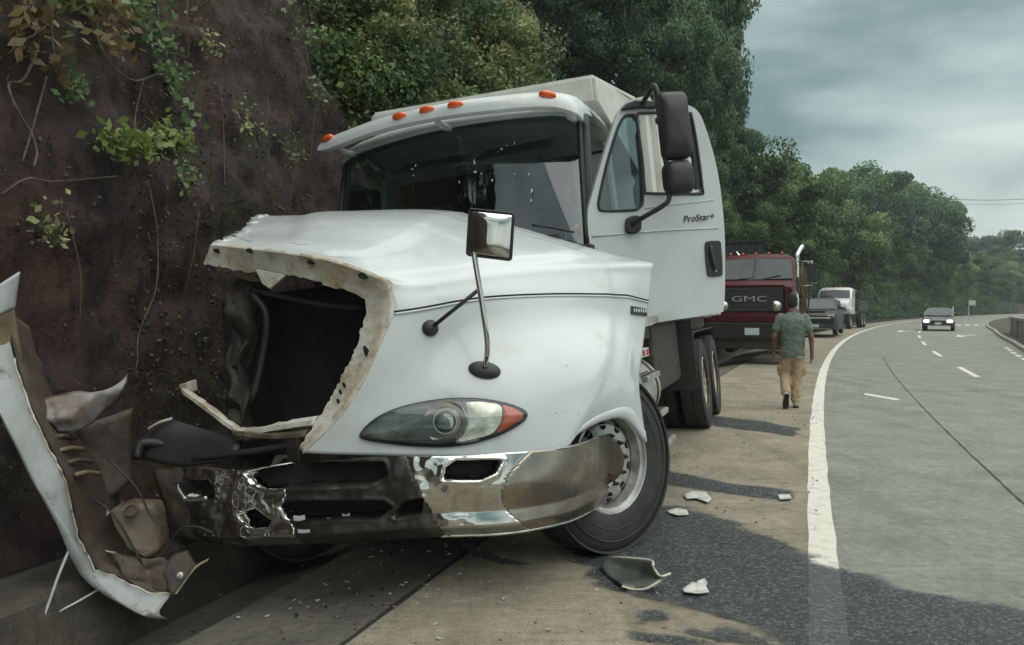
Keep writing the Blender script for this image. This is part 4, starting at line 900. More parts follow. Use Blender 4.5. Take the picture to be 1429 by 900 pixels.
# A pillars, side walls, roof, back wall
for s in (-1, 1):
    g = G(); rows = []
    for k in range(9):
        z = WB - .1 + (WT - WB + .1) * k / 8; a = wsP(.955 * s, z); b = Vector((s * wsx(z) + CO, wy(wsx(z), z) + .02, z)); c_ = b + Vector((0, .1, 0)); rows.append([a + Vector((0, .01, 0)), b, c_])
    g.grid(rows); g.make('pillar', M['black'] if s > 0 else M['white'], truck, smooth=50, solid=.03)
roofP = []
for k, (y, dz) in enumerate(((1.0, -.03), (1.04, .05), (1.12, .11), (1.3, .15), (1.7, .16), (2.0, .14), (2.1, .08), (2.12, -.05))):
    roofP.append([Vector((x_ * 1.10 + CO, y + (.14 * x_ * x_ if k < 3 else 0), WT + dz * .8 - .03 + .06 * (1 - x_ * x_) - (.06 * max(0, abs(x_) - .86) / .14))) for x_ in [-1 + 2 * i / 20 for i in range(21)]])
g = G(); g.grid(roofP); g.make('roof', M['white'], truck, smooth=50, solid=.03)
sw = lambda s, pts: [Vector((s * wsx(z) + CO, y, z)) for y, z in pts]
cb(sw(-1, [(.72, 1.25), (2.1, 1.25), (2.1, 2.02), (.82, 2.02)]), 'side_panel', M['white'], (.03, 0, 0))
cb(sw(-1, [(1.92, 2.02), (2.1, 2.02), (2.1, 2.95), (1.92, 2.95)]), 'side_panel', M['white'], (.03, 0, 0))
g = G(); g.add(sw(-1, [(1.08, 2.03), (1.92, 2.03), (1.92, 2.85), (1.25, 2.85)]), [(0, 1, 2, 3)]); g.make('passenger_window', M['glass'], truck)
cb([Vector((x, 2.08, z)) for x, z in ((-1.05, 1.2), (1.05, 1.2), (1.05, 2.92), (-1.05, 2.92))], 'back_wall', M['black'], (0, .04, 0))
cb([Vector((x, 2.0, z)) for x, z in ((.70, 2.02), (1.02, 2.02), (1.0, 2.88), (.70, 2.86))], 'glare_panel', M['glareTone'], (0, .05, 0))  # added pale panel, imitates the bright patch reflected in the windscreen
cb(sw(1, [(1.96, 1.2), (2.1, 1.2), (2.1, 2.95), (1.96, 2.95)]), 'door_post', M['white'], (-.04, 0, 0))
cb(sw(1, [(.72, 1.1), (.98, 1.1), (1.0, 1.98), (.80, 1.98)]), 'cowl_side', M['trim'], (-.03, 0, 0))
cb([Vector((x, y, 1.2)) for x, y in ((-1.05, .75), (1.05, .75), (1.05, 2.08), (-1.05, 2.08))], 'cab_floor', M['trim'], (0, 0, .05))
cb([Vector((x, y, 1.86)) for x, y in ((-1.04, .78), (1.04, .8), (1.02, 1.12), (-1.02, 1.12))], 'dashboard', M['trim'], (0, 0, .13), bevel=.04)
cb([Vector((x, y, 1.82)) for x, y in ((-1.04, .55), (1.0, .55), (1.06, .86), (-1.06, .86))], 'cowl', M['black'], (0, 0, .12), bevel=.02)
def seat(x):
    s = empty('cab_seat'); s.parent = truck
    g = G(); g.box((x, 1.5, 1.6), (.5, .5, .16)); g.make('cushion', M['seat'], s, bevel=.05)
    g = G(); g.box((x, 1.78, 2.05), (.48, .14, .75), Matrix.Rotation(R(-8), 3, 'X')); g.make('backrest', M['seat'], s, bevel=.06)
    g = G(); g.box((x, 1.86, 2.52), (.28, .1, .2)); g.make('headrest', M['seat'], s, bevel=.04)
seat(.55); seat(-.55)
g = G(); cc = Vector((.55, 1.22, 2.07)); axw = Vector((0, -.75, .65)).normalized(); aa = Vector((1, 0, 0)); bb = axw.cross(aa)
g.tube([cc + (aa * math.cos(t) + bb * math.sin(t)) * .23 for t in [2 * math.pi * k / 28 for k in range(29)]], .016, 8, cap=False); g.tube([cc - aa * .23, cc + aa * .23], .014, 6); g.tube([cc, cc - axw * .35], .03, 8); g.make('steering_wheel', M['black'], truck, smooth=True)
g = G(); g.box((-.3, 1.25, 2.86), (.62, .26, .02), Matrix.Rotation(R(25), 3, 'X')); g.box((.45, 1.25, 2.86), (.62, .26, .02), Matrix.Rotation(R(25), 3, 'X')); g.make('sun_visors', M['trim'], truck, bevel=.005)
# broken stuff at the foot of the driver pillar
g = G(); P = [tw(795, 318, 5.72), tw(806, 312, 5.7), tw(812, 345, 5.66), tw(806, 352, 5.66), tw(800, 348, 5.68)]; g.prism(P, (.0, .05, 0)); g.make('pillar_bracket', M['flange'], truck, bevel=.004)
g = G(); g.tube(crom([tw(742, 314, 5.62), tw(772, 318, 5.6), tw(802, 324, 5.58)], 4), .008, 6); g.make('wiper_linkage', M['black'], truck, smooth=True)
# ---- sun visor above the windscreen with five amber lamps
vis = empty('sun_visor'); vis.parent = truck; vis['label'] = 'curved white exterior visor with amber lamps'
NXV = 40; VP = []
VC = resample(crom([tl(447, 207, y=.92), tl(480, 194, y=.82), tl(540, 173, y=.73), tl(620, 156, y=.68), tl(700, 146, y=.69), tl(765, 142, y=.76), tl(800, 149, y=.84), tl(813, 160, y=.92)], 8), 81)
def visor_c(x_):                                            # leading edge of the blade
    return VC[int(round((x_ + 1) * 40))].copy()
for i in range(NXV + 1):
    x_ = -1 + 2 * i / NXV; c_ = visor_c(x_); e_ = max(.6, 1 - max(0, abs(x_) - .92) * 5)
    VP.append([c_ + Vector((0, a, b)) for a, b in ((-.02, -.065 * e_), (-.045, -.045 * e_), (-.04, 0), (.0, .055 * e_), (.08, .095 * e_), (.2, .12 * e_), (.3, .115 * e_), (.3, .095 * e_), (.18, .08 * e_), (.06, .045 * e_), (.02, -.02 * e_), (.005, -.06 * e_))])
g = G(); g.grid(VP, wrap=True); g.f += [tuple(range(12))[::-1], tuple(range(NXV * 12, NXV * 12 + 12))]; vb = g.make('visor_blade', M['white'], vis, smooth=50)
vis_bvh = BVHTree.FromPolygons(g.v, g.f)
for px, py in ((458, 194), (558, 163), (596, 154), (636, 147), (764, 133)):
    d = (TI.to_3x3() @ Vector(((px - CX) / FP, 1, (HY - py) / FP))).normalized(); h, n_, i_, t_ = vis_bvh.ray_cast(CAML, d)
    if h is None: h = tl(px, py, y=.72); n_ = Vector((0, -.6, .8))
    if n_.dot(d) > 0: n_ = -n_
    a = (VP[21][2] - VP[19][2]).normalized(); a = (a - n_ * a.dot(n_)).normalized(); b = n_.cross(a); g = G()
    g.grid([[h + (a * math.cos(t) * .066 * f + b * math.sin(t) * .03 * f) + n_ * hh_ for t in [2 * math.pi * k / 18 for k in range(18)]] for f, hh_ in ((1.0, -.02), (.97, .012), (.75, .028), (.4, .035), (.03, .037))], wrap=True); g.make('marker_lamp', M['orange'], vis, smooth=True)
for x_ in (-.83, .0, .86):
    c_ = visor_c(x_); g = G(); g.tube(crom([c_ + Vector((0, .05, -.03)), c_ + Vector((0, .12, -.06)), c_ + Vector((0, .28, -.05))], 3), [.024] * 3 + [.028] * 4, 10); g.make('visor_bracket', M['white'], vis, smooth=True)
# ---- driver's door, swung open
DA = R(60); hin = Vector((1.06, .93, 0)); dd = Vector((math.sin(DA), math.cos(DA), 0)); dn = Vector((dd.y, -dd.x, 0))   # along the door, outward normal (forwards)
def dp(px, py, off=0): return tplane(px, py, hin + dn * off, dn)
door = empty('door'); door.parent = truck; door['label'] = 'white driver door swung open, with black mirrors'
OUT = [(862, 157), (846, 205), (826, 272), (820, 300), (823, 345), (832, 400), (842, 457), (905, 455), (918, 450), (1000, 437), (1010, 428), (1012, 380), (1011, 320), (1005, 260), (996, 215), (984, 176), (976, 158), (966, 149), (950, 145), (905, 140), (880, 139), (870, 145)]
W1 = [(882, 160), (888, 164), (892, 200), (896, 240), (897, 280), (892, 289), (884, 293), (842, 294), (836, 289), (836, 278), (846, 232), (860, 185), (868, 167), (874, 161)]
W2 = [(890, 158), (925, 157), (960, 158), (965, 162), (973, 205), (980, 262), (978, 270), (940, 270), (901, 269), (899, 262), (896, 220), (889, 172)]
def filled(outer, holes, name, m, parent, off, th):
    """flat panel with openings: triangulated outline, then thickness"""
    bm = bmesh.new(); es = []
    for loop in [outer] + holes:
        vs = [bm.verts.new(dp(a, b, off)) for a, b in loop]; es += [bm.edges.new((vs[i], vs[(i + 1) % len(vs)])) for i in range(len(vs))]
    bmesh.ops.triangle_fill(bm, use_beauty=True, edges=es, normal=dn)
    bmesh.ops.recalc_face_normals(bm, faces=bm.faces)
    fs = list(bm.faces)
    if fs and sum((f.normal.dot(dn) * f.calc_area() for f in fs)) < 0: bmesh.ops.reverse_faces(bm, faces=fs)
    me = bpy.data.meshes.new(name); bm.to_mesh(me); bm.free(); me.materials.append(m); o = bpy.data.objects.new(name, me); C.objects.link(o); o.parent = parent
    q = o.modifiers.new('s', 'SOLIDIFY'); q.thickness = th; q.offset = -1
    q = o.modifiers.new('b', 'BEVEL'); q.width = .009; q.segments = 3; q.limit_method = 'ANGLE'; q.angle_limit = R(40)
    return o
def sm(P, n=3): return [(p[0], p[1]) for p in crom([Vector((a, b, 0)) for a, b in P + P[:1]], n)[:-1]]
filled(sm(OUT), [sm(W1), sm(W2)], 'door_skin', M['white'], door, 0, .07)
g = G(); P = [dp(a, b, -.03) for a, b in sm(W1)]; g.add(P, [tuple(range(len(P)))]); M['ventglass'] = glass('tinted_glass', (.22, .33, .36, 1), .12); g.make('vent_window', M['ventglass'], door)
for wnd in (W1, W2):
    g = G(); P = [dp(a, b, .004) for a, b in sm(wnd)]; g.tube(P + P[:1], .011, 6, cap=False); g.make('window_seal', M['black'], door, smooth=True)
g = G(); g.prism([dp(a, b, .0) for a, b in ((962, 165), (968, 165), (981, 262), (972, 264))], -dn * .04); g.make('window_track', M['black'], door)
g = G(); g.prism([dp(a, b, .002) for a, b in ((864, 155), (872, 146), (884, 141), (916, 142), (916, 152), (888, 152))], dn * .03); g.make('drip_guard', M['black'], door, bevel=.01)
g = G(); g.tube([dp(826, 330, .002), dp(860, 327, .003), dp(935, 321, .003), dp(1002, 318, .002)], .006, 6); g.make('body_crease', M['white'], door, smooth=True)
g = G(); g.tube([dp(900, 291, .002), dp(950, 284, .003), dp(996, 279, .002)], .004, 6); g.make('upper_crease', M['white'], door, smooth=True)
g = G(); g.prism([dp(a, b, -.01) for a, b in ((903, 442), (918, 440), (919, 449), (905, 455))], dn * .012); g.make('bottom_trim', M['alu'], door)
g = G(); g.prism([dp(a, b, .001) for a, b in sm([(985, 337), (1003, 336), (1006, 345), (1008, 380), (1004, 385), (990, 386), (986, 380), (983, 345)], 2)], dn * .012); hp = g.make('handle_plate', M['black'], door, bevel=.004)
g = G(); P = crom([dp(992, 343, .012), dp(993, 352, .03), dp(996, 366, .03), dp(998, 376, .012)], 3); g.tube(P, .013, 8); g.make('handle', M['trim'], door, smooth=True)
g = G(); g.lathe([(.009, 0), (.008, .004), (.002, .005)], dp(999, 378, .014), dn, 12); g.make('lock', M['alu'], door)
# model lettering on the door
zax = Vector((0, 0, 1)); Mx = Matrix((dd.to_4d(), zax.to_4d(), dn.to_4d(), (0, 0, 0, 1))).transposed(); Mx[3][0] = Mx[3][1] = Mx[3][2] = 0; Mx[3][3] = 1
c_ = dp(975, 304, .004); Mx.translation = c_
M['emblem'] = mat('emblem_grey', (.06, .065, .07, 1), .3, .5)
slope = (dp(997, 301, .004) - dp(953, 305, .004)).normalized()
text_mesh('ProStar+', .072, .003, 'door_lettering', M['emblem'], door, Mx @ Matrix.Rotation(R(2), 4, 'Z'), sx=.95, shear=.2)
# door mirrors
mr = empty('door_mirror'); mr.parent = truck; mr['label'] = 'black stacked door mirrors on a bent arm'
g = G(); g.prism([dp(a, b, .0) for a, b in sm([(872, 306), (880, 302), (891, 303), (893, 316), (889, 325), (875, 327), (871, 318)], 2)], dn * .05); g.make('mirror_foot', M['black'], mr, bevel=.012)
def mo(px, py, off): return dp(px, py, off)
g = G(); g.tube(crom([mo(882, 313, .04), mo(898, 303, .16), mo(925, 287, .26), mo(934, 275, .28), mo(932, 240, .28), mo(924, 200, .28), mo(920, 150, .28), mo(914, 120, .26), mo(905, 130, .12), mo(896, 146, .02)], 5), .019, 8); g.make('arm', M['black'], mr, smooth=True)
def head(px0, py0, px1, py1, off, name, r_):
    c_ = mo((px0 + px1) / 2, (py0 + py1) / 2, off); w_ = (mo(px1, py0, off) - mo(px0, py0, off)).length; h_ = (mo(px0, py0, off) - mo(px0, py1, off)).length
    rows = []
    for f, d_ in ((.9, -.05), (1.0, -.04), (1.0, .0), (.96, .035), (.8, .065), (.4, .078), (.03, .08)):
        rows.append([c_ + dd * a * f + zax * b * f + dn * d_ for a, b in rrect(w_, h_, r_, 5)])
    g = G(); g.grid(rows, wrap=True); n_ = len(rows[0]); g.f.append(tuple(range(n_))[::-1]); o = g.make(name, M['black'], mr, smooth=50)
head(921, 128, 961, 222, .30, 'main_mirror', .05); head(927, 224, 967, 272, .29, 'convex_mirror', .07)
g = G(); g.lathe([(.02, -.03), (.03, -.02), (.03, .02), (.02, .03)], mo(921, 168, .27), dd, 10); g.lathe([(.02, -.03), (.03, -.02), (.03, .02), (.02, .03)], mo(931, 247, .27), dd, 10); g.make('clamp', M['black'], mr, smooth=30)
# ---- tank, steps and battery box under the door
tk = empty('fuel_tank'); tk.parent = truck
g = G(); g.lathe([(.02, 0), (.28, .0), (.30, .02), (.30, 1.2), (.28, 1.22), (.02, 1.22)], (.88, 1.35, .78), (0, 1, 0), 28); g.make('tank_shell', M['alu'], tk, smooth=40)
for y in (1.55, 2.35):
    g = G(); g.lathe([(.306, 0), (.31, .005), (.31, .05), (.306, .055)], (.88, y, .78), (0, 1, 0), 28, cap=False); g.make('tank_strap', M['grime'], tk, smooth=40)
for z, x0, x1 in ((.92, .95, 1.24), (.60, .98, 1.28), (.36, 1.0, 1.32)):
    g = G(); g.box(((x0 + x1) / 2, 1.92, z), (x1 - x0, .6, .045)); st_ = g.make('step', M['alu'], truck, bevel=.006)
    for k in range(4):
        g = G(); g.box((x0 + (x1 - x0) * (k + .6) / 4.2, 1.92, z + .026), (.02, .57, .008)); g.make('tread_rib', M['grime'], st_)
g = G(); P = [tl(886, 494, x=1.17), tl(924, 491, x=1.17), tl(924, 503, x=1.17), tl(890, 506, x=1.17)]
g.box((1.2, 1.62, 1.13), (.05, .5, .07)); rb = g.make('step_bracket', M['pale'], truck, bevel=.004)
for k in range(3):
    g = G(); g.box((1.228, 1.45 + .17 * k, 1.13), (.006, .07, .045)); g.make('red_marker', M['red'], rb)
g = G(); g.tube(crom([(1.2, 1.15, 1.05), (1.26, 1.2, .85), (1.28, 1.3, .6), (1.27, 1.38, .38)], 4), .010, 6); g.make('grab_strip', M['alu'], truck, smooth=True)
g = G(); g.grid(surf([[(1.0, 1.0, 1.12), (1.22, 1.05, 1.0), (1.25, 1.25, .62), (1.2, 1.35, .4)], [(1.0, 1.3, 1.14), (1.22, 1.3, 1.02), (1.25, 1.4, .64), (1.2, 1.45, .4)]], 3, 4)); g.make('splash_guard', M['alu'], truck, smooth=True, solid=.01)
g = G(); g.box((.62, 3.55, 1.02), (1.0, 1.7, .66)); g.make('battery_box', M['grime'], truck, bevel=.03)
g = G(); g.box((0, 5.0, 1.3), (2.2, 5.2, .16)); g.make('bed_subframe', M['grime'], truck, bevel=.01)
g = G(); g.box((.98, 4.5, .95), (.6, .02, .8)); g.make('mud_flap', M['black'], truck)
# ---- dump bed with cab guard
bed = empty('dump_bed'); bed.parent = truck
g = G(); g.box((0, 5.1, 1.42), (2.3, 5.3, .1)); g.make('bed_floor', M['bedwhite'], bed)
for s in (-1, 1):
    g = G(); g.box((s * 1.26, 5.2, 2.4), (.07, 5.2, 2.0)); g.make('bed_side', M['bedwhite'], bed, bevel=.01)
    g = G(); g.box((s * 1.28, 5.2, 3.42), (.13, 5.2, .1)); g.make('top_rail', M['bedwhite'], bed, bevel=.015)
    for k in range(6):
        g = G(); g.box((s * 1.32, 2.9 + .93 * k, 2.36), (.08, .13, 1.98)); g.make('bed_rib', M['bedwhite'], bed, bevel=.012)
g = G(); g.box((0, 2.42, 2.3), (2.44, .07, 1.85)); g.make('headboard', M['bedwhite'], bed, bevel=.01)
g = G(); g.box((0, 7.78, 2.2), (2.4, .07, 1.7)); g.make('tailgate', M['bedwhite'], bed, bevel=.01)
A, B = tl(520, 160, y=1.72), tl(825, 107, y=1.72); A2, B2 = A + Vector((0, 0, -.22)), B + Vector((0, 0, -.2))
g = G(); g.prism([A, B, B2, A2], (0, .04, 0)); g.make('guard_lip', M['bedwhite'], bed, bevel=.008)
g = G(); g.add([A + Vector((0, .04, 0)), B + Vector((0, .04, 0)), Vector((1.24, 2.45, 3.40)), Vector((-1.24, 2.45, 3.44))], [(0, 1, 2, 3)]); g.make('guard_top', M['bedwhite'], bed, solid=.03)
g = G(); g.add([A2 + Vector((0, .042, .02)), B2 + Vector((0, .042, .02)), Vector((1.2, 2.36, 2.75)), Vector((-1.2, 2.36, 2.75))], [(0, 1, 2, 3)]); g.make('guard_underside', M['bedwhite'], bed, solid=.02)
g = G(); g.prism([B + Vector((0, .02, -.005)), Vector((1.22, 2.40, 3.36)), Vector((1.2, 2.4, 2.7)), B2 + Vector((0, .03, 0))], (.03, 0, 0)); g.make('guard_cheek', M['bedwhite'], bed, bevel=.006)
g = G(); g.prism([A + Vector((0, .02, -.005)), Vector((-1.22, 2.40, 3.36)), Vector((-1.2, 2.4, 2.7)), A2 + Vector((0, .03, 0))], (-.03, 0, 0)); g.make('guard_cheek', M['bedwhite'], bed, bevel=.006)
# ================================================================ torn right fender thrown into the gutter
M['shellwhite'] = mat('torn_fender_paint', (.42, .45, .45, 1), .45, col2=(.28, .285, .27, 1), scale=5, detail=9, lo=.4, hi=.7, coat=.1, col3=(.12, .095, .07, 1), s3=7, lo3=.58, hi3=.72)
M['tan'] = mat('tan_plastic', (.2, .15, .09, 1), .5, col2=(.09, .065, .04, 1), scale=7, detail=7, lo=.4, hi=.7)
M['reservoir'] = mat('stained_reservoir', (.13, .1, .062, 1), .5, col2=(.045, .033, .022, 1), scale=6, detail=8, lo=.4, hi=.68)
M['greysheet'] = mat('grey_crumpled', (.2, .19, .18, 1), .45, .2, col2=(.1, .07, .05, 1), scale=5, detail=7, lo=.4, hi=.65)
M['inner'] = mat('inner_liner', (.04, .031, .025, 1), .6, col2=(.085, .062, .045, 1), scale=6, detail=8, bump=.5, bscale=24)
frag = empty('torn_fender', gpt(170, 862, -.2), label='torn white fender with brown inner side lying in the gutter', cat='car part')
FI = frag.location.copy()
def fw_(px, py, Y): return wpt(px, py, Y) - FI
lft = [(-40, 470, 3.75), (-25, 520, 3.75), (0, 570, 3.76), (32, 630, 3.80), (57, 684, 3.85), (95, 738, 3.92), (127, 802, 4.0), (165, 838, 4.06), (209, 863, 4.12), (234, 864, 4.15)]
rgt = [(0, 430, 3.86), (12, 470, 3.86), (22, 512, 3.86), (40, 566, 3.88), (63, 615, 3.92), (89, 665, 3.98), (100, 712, 4.04), (110, 756, 4.1), (134, 796, 4.15), (172, 809, 4.2), (204, 827, 4.22), (238, 830, 4.24)]
A_ = resample([fw_(*p) for p in lft], 60); B_ = resample([fw_(*p) for p in rgt], 60)
g = G(); rows = []
for k, (a, b) in enumerate(zip(A_, B_)):
    m_ = a.lerp(b, .5) + Vector((-.03, -.05, .0)); j = Vector([random.uniform(-.004, .004) for _ in range(3)]) * (1 if k < 42 else 2)
    rows.append([a, a.lerp(m_, .6) + Vector((-.01, -.015, 0)), m_, m_.lerp(b, .6) + Vector((0, -.012, 0)), b + j])
g.grid(rows); g.make('fender_skin', M['shellwhite'], frag, smooth=True, solid=.005)
g = G(); g.tube([p[-1] + Vector([random.uniform(-.003, .003) for _ in range(3)]) for p in rows[8:]], .006, 5); g.make('torn_edge', M['flange'], frag)
# upper tip
g = G(); g.grid(surf([[fw_(-30, 420, 3.75), fw_(0, 396, 3.8), fw_(26, 379, 3.88)], [fw_(-30, 440, 3.76), fw_(0, 418, 3.8), fw_(22, 402, 3.88)], [fw_(-30, 460, 3.76), fw_(0, 438, 3.8), fw_(18, 430, 3.88)]], 5, 5)); g.make('fender_tip', M['shellwhite'], frag, smooth=True, solid=.012)
g = G(); g.grid(surf([[fw_(-30, 452, 3.77), fw_(0, 436, 3.81), fw_(17, 428, 3.89)], [fw_(-20, 480, 3.78), fw_(5, 475, 3.84), fw_(24, 470, 3.92)], [fw_(-10, 510, 3.8), fw_(15, 506, 3.87), fw_(30, 515, 3.95)]], 5, 5)); g.make('bare_fibreglass', M['tan'], frag, smooth=True, solid=.01)
# inner liner
inn_ = resample([fw_(*p) for p in [(30, 470, 4.25), (58, 545, 4.32), (105, 610, 4.45), (150, 668, 4.55), (178, 730, 4.55), (215, 780, 4.48), (252, 800, 4.4)]], 60)
g = G(); rows2 = []
for k, (b, c) in enumerate(zip(B_, inn_)):
    q = [b.lerp(c, f) + Vector((0, .10 * math.sin(f * 3.14), 0)) for f in (0, .2, .45, .7, 1)]; q = [p + Vector((noise.noise(p * 9) * .025, noise.noise(p * 9 + Vector((4, 0, 0))) * .03, noise.noise(p * 8 + Vector((0, 7, 0))) * .025)) for p in q]; q[0] = b + Vector((.006, .006, 0)); rows2.append(q)
g.grid(rows2); g.make('inner_liner', M['inner'], frag, smooth=True, solid=.008)
P = surf([[fw_(46, 560, 4.05), fw_(90, 548, 4.2), fw_(150, 543, 4.35), fw_(176, 522, 4.45)], [fw_(62, 585, 4.0), fw_(105, 575, 4.12), fw_(140, 560, 4.3), fw_(170, 545, 4.4)], [fw_(80, 604, 4.05), fw_(112, 600, 4.15), fw_(140, 580, 4.3), fw_(158, 562, 4.4)]], 8, 8)
P = [[Vector(p) + Vector((0, noise.fractal(Vector(p) * 7, 1, 2, 3) * .05, noise.noise(Vector(p) * 11) * .012)) for p in r] for r in P]
g = G(); g.grid(P); g.make('crumpled_sheet', M['greysheet'], frag, smooth=True, solid=.006)
P = surf([[fw_(100, 600, 4.38), fw_(140, 585, 4.48), fw_(182, 570, 4.6)], [fw_(118, 650, 4.4), fw_(150, 640, 4.5), fw_(184, 630, 4.62)], [fw_(140, 702, 4.45), fw_(160, 690, 4.5), fw_(182, 672, 4.6)]], 6, 6)
P = [[Vector(p) + Vector((0, noise.fractal(Vector(p) * 6, 1, 2, 3) * .04, 0)) for p in r] for r in P]
g = G(); g.grid(P); g.make('dark_panel', M['inner'], frag, smooth=True, solid=.01)
for k in range(4):
    x, y = 72 + 11 * k, 612 + 17 * k; g = G(); g.tube(crom([fw_(x, y, 4.0 + .02 * k), fw_(x + 16, y - 4, 4.08 + .02 * k), fw_(x + 34, y - 2, 4.22 + .02 * k)], 4), .013, 6); g.make('rib', M['tan'] if k % 2 else M['brown'], frag, smooth=True)
g = G(); g.tube(crom([fw_(66, 600, 4.02), fw_(82, 640, 4.05), fw_(108, 685, 4.12)], 4), .016, 6); g.make('rib_rail', M['tan'], frag, smooth=True)
g = G(); P = [fw_(150, 712, 4.30), fw_(172, 703, 4.36), fw_(214, 704, 4.40), (fw_(219, 720, 4.38)), fw_(222, 770, 4.34), fw_(205, 781, 4.30), fw_(178, 768, 4.27), fw_(158, 735, 4.27)]
g.prism(P, (.01, .11, .01)); rs = g.make('fluid_reservoir', M['reservoir'], frag, bevel=.022)
g = G(); g.lathe([(.04, 0), (.042, .008), (.036, .02), (.03, .02), (.028, .01), (.002, .01)], fw_(184, 714, 4.30), (-.1, -.75, .6), 18); g.make('filler_cap', M['brown'], rs, smooth=35)
P = surf([[fw_(228, 800, 4.25), fw_(240, 776, 4.32), fw_(262, 768, 4.38)], [fw_(238, 830, 4.22), fw_(258, 806, 4.28), fw_(276, 790, 4.33)], [fw_(246, 828, 4.22), fw_(268, 800, 4.27), fw_(292, 780, 4.32)]], 5, 5)
P = [[Vector(p) + Vector((0, noise.noise(Vector(p) * 14) * .02, 0)) for p in r] for r in P]
g = G(); g.grid(P); br = g.make('mounting_bracket', M['inner'], frag, smooth=True, solid=.008)
g = G(); g.lathe([(.018, 0), (.018, .015), (.008, .018), (.007, .035)], fw_(252, 803, 4.24), (.1, -.9, .4), 8); g.make('bolt', M['alu'], frag)
strip_bar('bent_edge', [fw_(246, 828, 4.2), fw_(262, 806, 4.24), fw_(275, 790, 4.27), fw_(291, 781, 4.3)], .016, .006, M['flange'], frag)
P = surf([[fw_(150, 770, 4.22), fw_(180, 778, 4.28), fw_(228, 778, 4.34)], [fw_(170, 800, 4.22), fw_(200, 802, 4.26), fw_(240, 800, 4.3)], [fw_(190, 818, 4.23), fw_(212, 822, 4.25), fw_(238, 828, 4.26)]], 6, 6)
P = [[Vector(p) + Vector((0, noise.fractal(Vector(p) * 8, 1, 2, 3) * .05, 0)) for p in r] for r in P]
g = G(); g.grid(P); g.make('torn_liner', M['brown'], frag, smooth=True, solid=.008)
for pts in ([(150, 640), (190, 680), (210, 720), (230, 735)], [(120, 690), (160, 720), (200, 790)], [(232, 770), (250, 740), (275, 735), (300, 745)]):
    g = G(); g.tube(crom([fw_(a, b, 4.28) for a, b in pts], 5), .006, 5); g.make('torn_cable', M['black'], frag, smooth=True)
for k in range(9):
    a = random.random(); q = inn_[int(a * 55)].lerp(B_[int(a * 55)], random.uniform(.2, .6)) + Vector((0, -.02, 0)); g = G(); g.prism([q + Vector((random.uniform(-.05, .05), random.uniform(-.03, .02), random.uniform(-.05, .05))) for _ in range(3)], (.004, -.004, .004)); g.make('splinter', M['tan'] if k % 2 else M['flange'], frag)
# thin white plastic strips leaning on it
M['plasticwhite'] = mat('white_plastic', (.55, .57, .57, 1), .5, col2=(.4, .41, .4, 1), scale=10)
ws_ = empty('plastic_strip', gpt(42, 905, -.2), label='thin white forked plastic strip leaning under the torn fender', cat='debris'); wi = ws_.location.copy()
g = G(); g.tube(crom([wpt(101, 757, 3.98) - wi, wpt(82, 802, 3.92) - wi, wpt(62, 858, 3.86) - wi, wpt(38, 912, 3.82) - wi], 4), .0075, 6); g.make('long_strip', M['plasticwhite'], ws_, smooth=True)
g = G(); g.tube(crom([wpt(60, 864, 3.86) - wi, wpt(104, 842, 4.0) - wi, wpt(147, 817, 4.1) - wi], 4), .006, 6); g.make('short_strip', M['plasticwhite'], ws_, smooth=True)
# ================================================================ debris on the shoulder
M['shard'] = mat('white_shard', (.62, .62, .58, 1), .45, col2=(.4, .39, .36, 1), scale=12)
M['linerpiece'] = mat('dark_liner_piece', (.035, .045, .038, 1), .3, col2=(.09, .1, .085, 1), scale=7, detail=7)
def shard(px, label, m='shard', curl=.008, lift=.012):
    P = [gpt(*p, lift) for p in px]; c = sum(P, Vector()) / len(P); o = empty('shard', c)
    g = G(); rows = [[c + (p - c) * f + Vector((0, 0, curl * f * f * (1 if k % 3 else .3))) - c for k, p in enumerate(P)] for f in (.02, .4, .75, 1)]
    g.grid(rows, wrap=True); q = g.make('shard', M[m], None, solid=.006, smooth=30); q.location = c; bpy.data.objects.remove(o); q.name = 'white_shard'
    return tag(q, label, 'debris', 'broken pieces scattered by the front wheel')
shard([(953, 691), (965, 687), (985, 689), (993, 697), (988, 703), (972, 697), (958, 697)], 'largest pale shard lying on the narrow wet streak')
shard([(930, 714), (945, 711), (959, 714), (961, 719), (946, 721), (934, 718)], 'pale shard beside the tyre at the edge of the spill')
shard([(952, 824), (966, 816), (984, 820), (990, 828), (975, 832), (955, 830)], 'white pointed shard lying inside the large spill', curl=.012)
shard([(972, 813), (984, 811), (988, 819), (978, 822)], 'tiny white chip just above the pointed shard', curl=.012)
shard([(1085, 691), (1102, 692), (1105, 697), (1088, 698)], 'small pale flat scrap touching the white line')
shard([(1108, 524), (1112, 523), (1116, 526), (1110, 527)], 'tiny pale scrap on the shoulder near the walking man', curl=.01)
lp = empty('liner_piece', gpt(885, 815), label='dark curved plastic piece with torn pale edge below the front tyre', cat='debris'); li = lp.location.copy()
P = surf([[gpt(838, 792, .02) - li, gpt(850, 779, .05) - li, gpt(905, 782, .11) - li, gpt(912, 792, .10) - li], [gpt(850, 806, .015) - li, gpt(868, 800, .01) - li, gpt(898, 803, .03) - li, gpt(922, 804, .09) - li], [gpt(868, 818, .03) - li, gpt(885, 822, .01) - li, gpt(905, 820, .03) - li, gpt(936, 800, .10) - li]], 6, 6)
g = G(); g.grid(P); g.make('curved_panel', M['linerpiece'], lp, smooth=True, solid=.012)
g = G(); g.tube([P[-1][k] for k in range(len(P[0]))], .008, 5); g.tube([Vector(P[0][k]) + Vector((0, 0, .003)) for k in range(6, len(P[0]))], .007, 5); g.tube([Vector(r_[-1]) for r_ in P], .006, 5); g.make('pale_edge', M['flange'], lp)
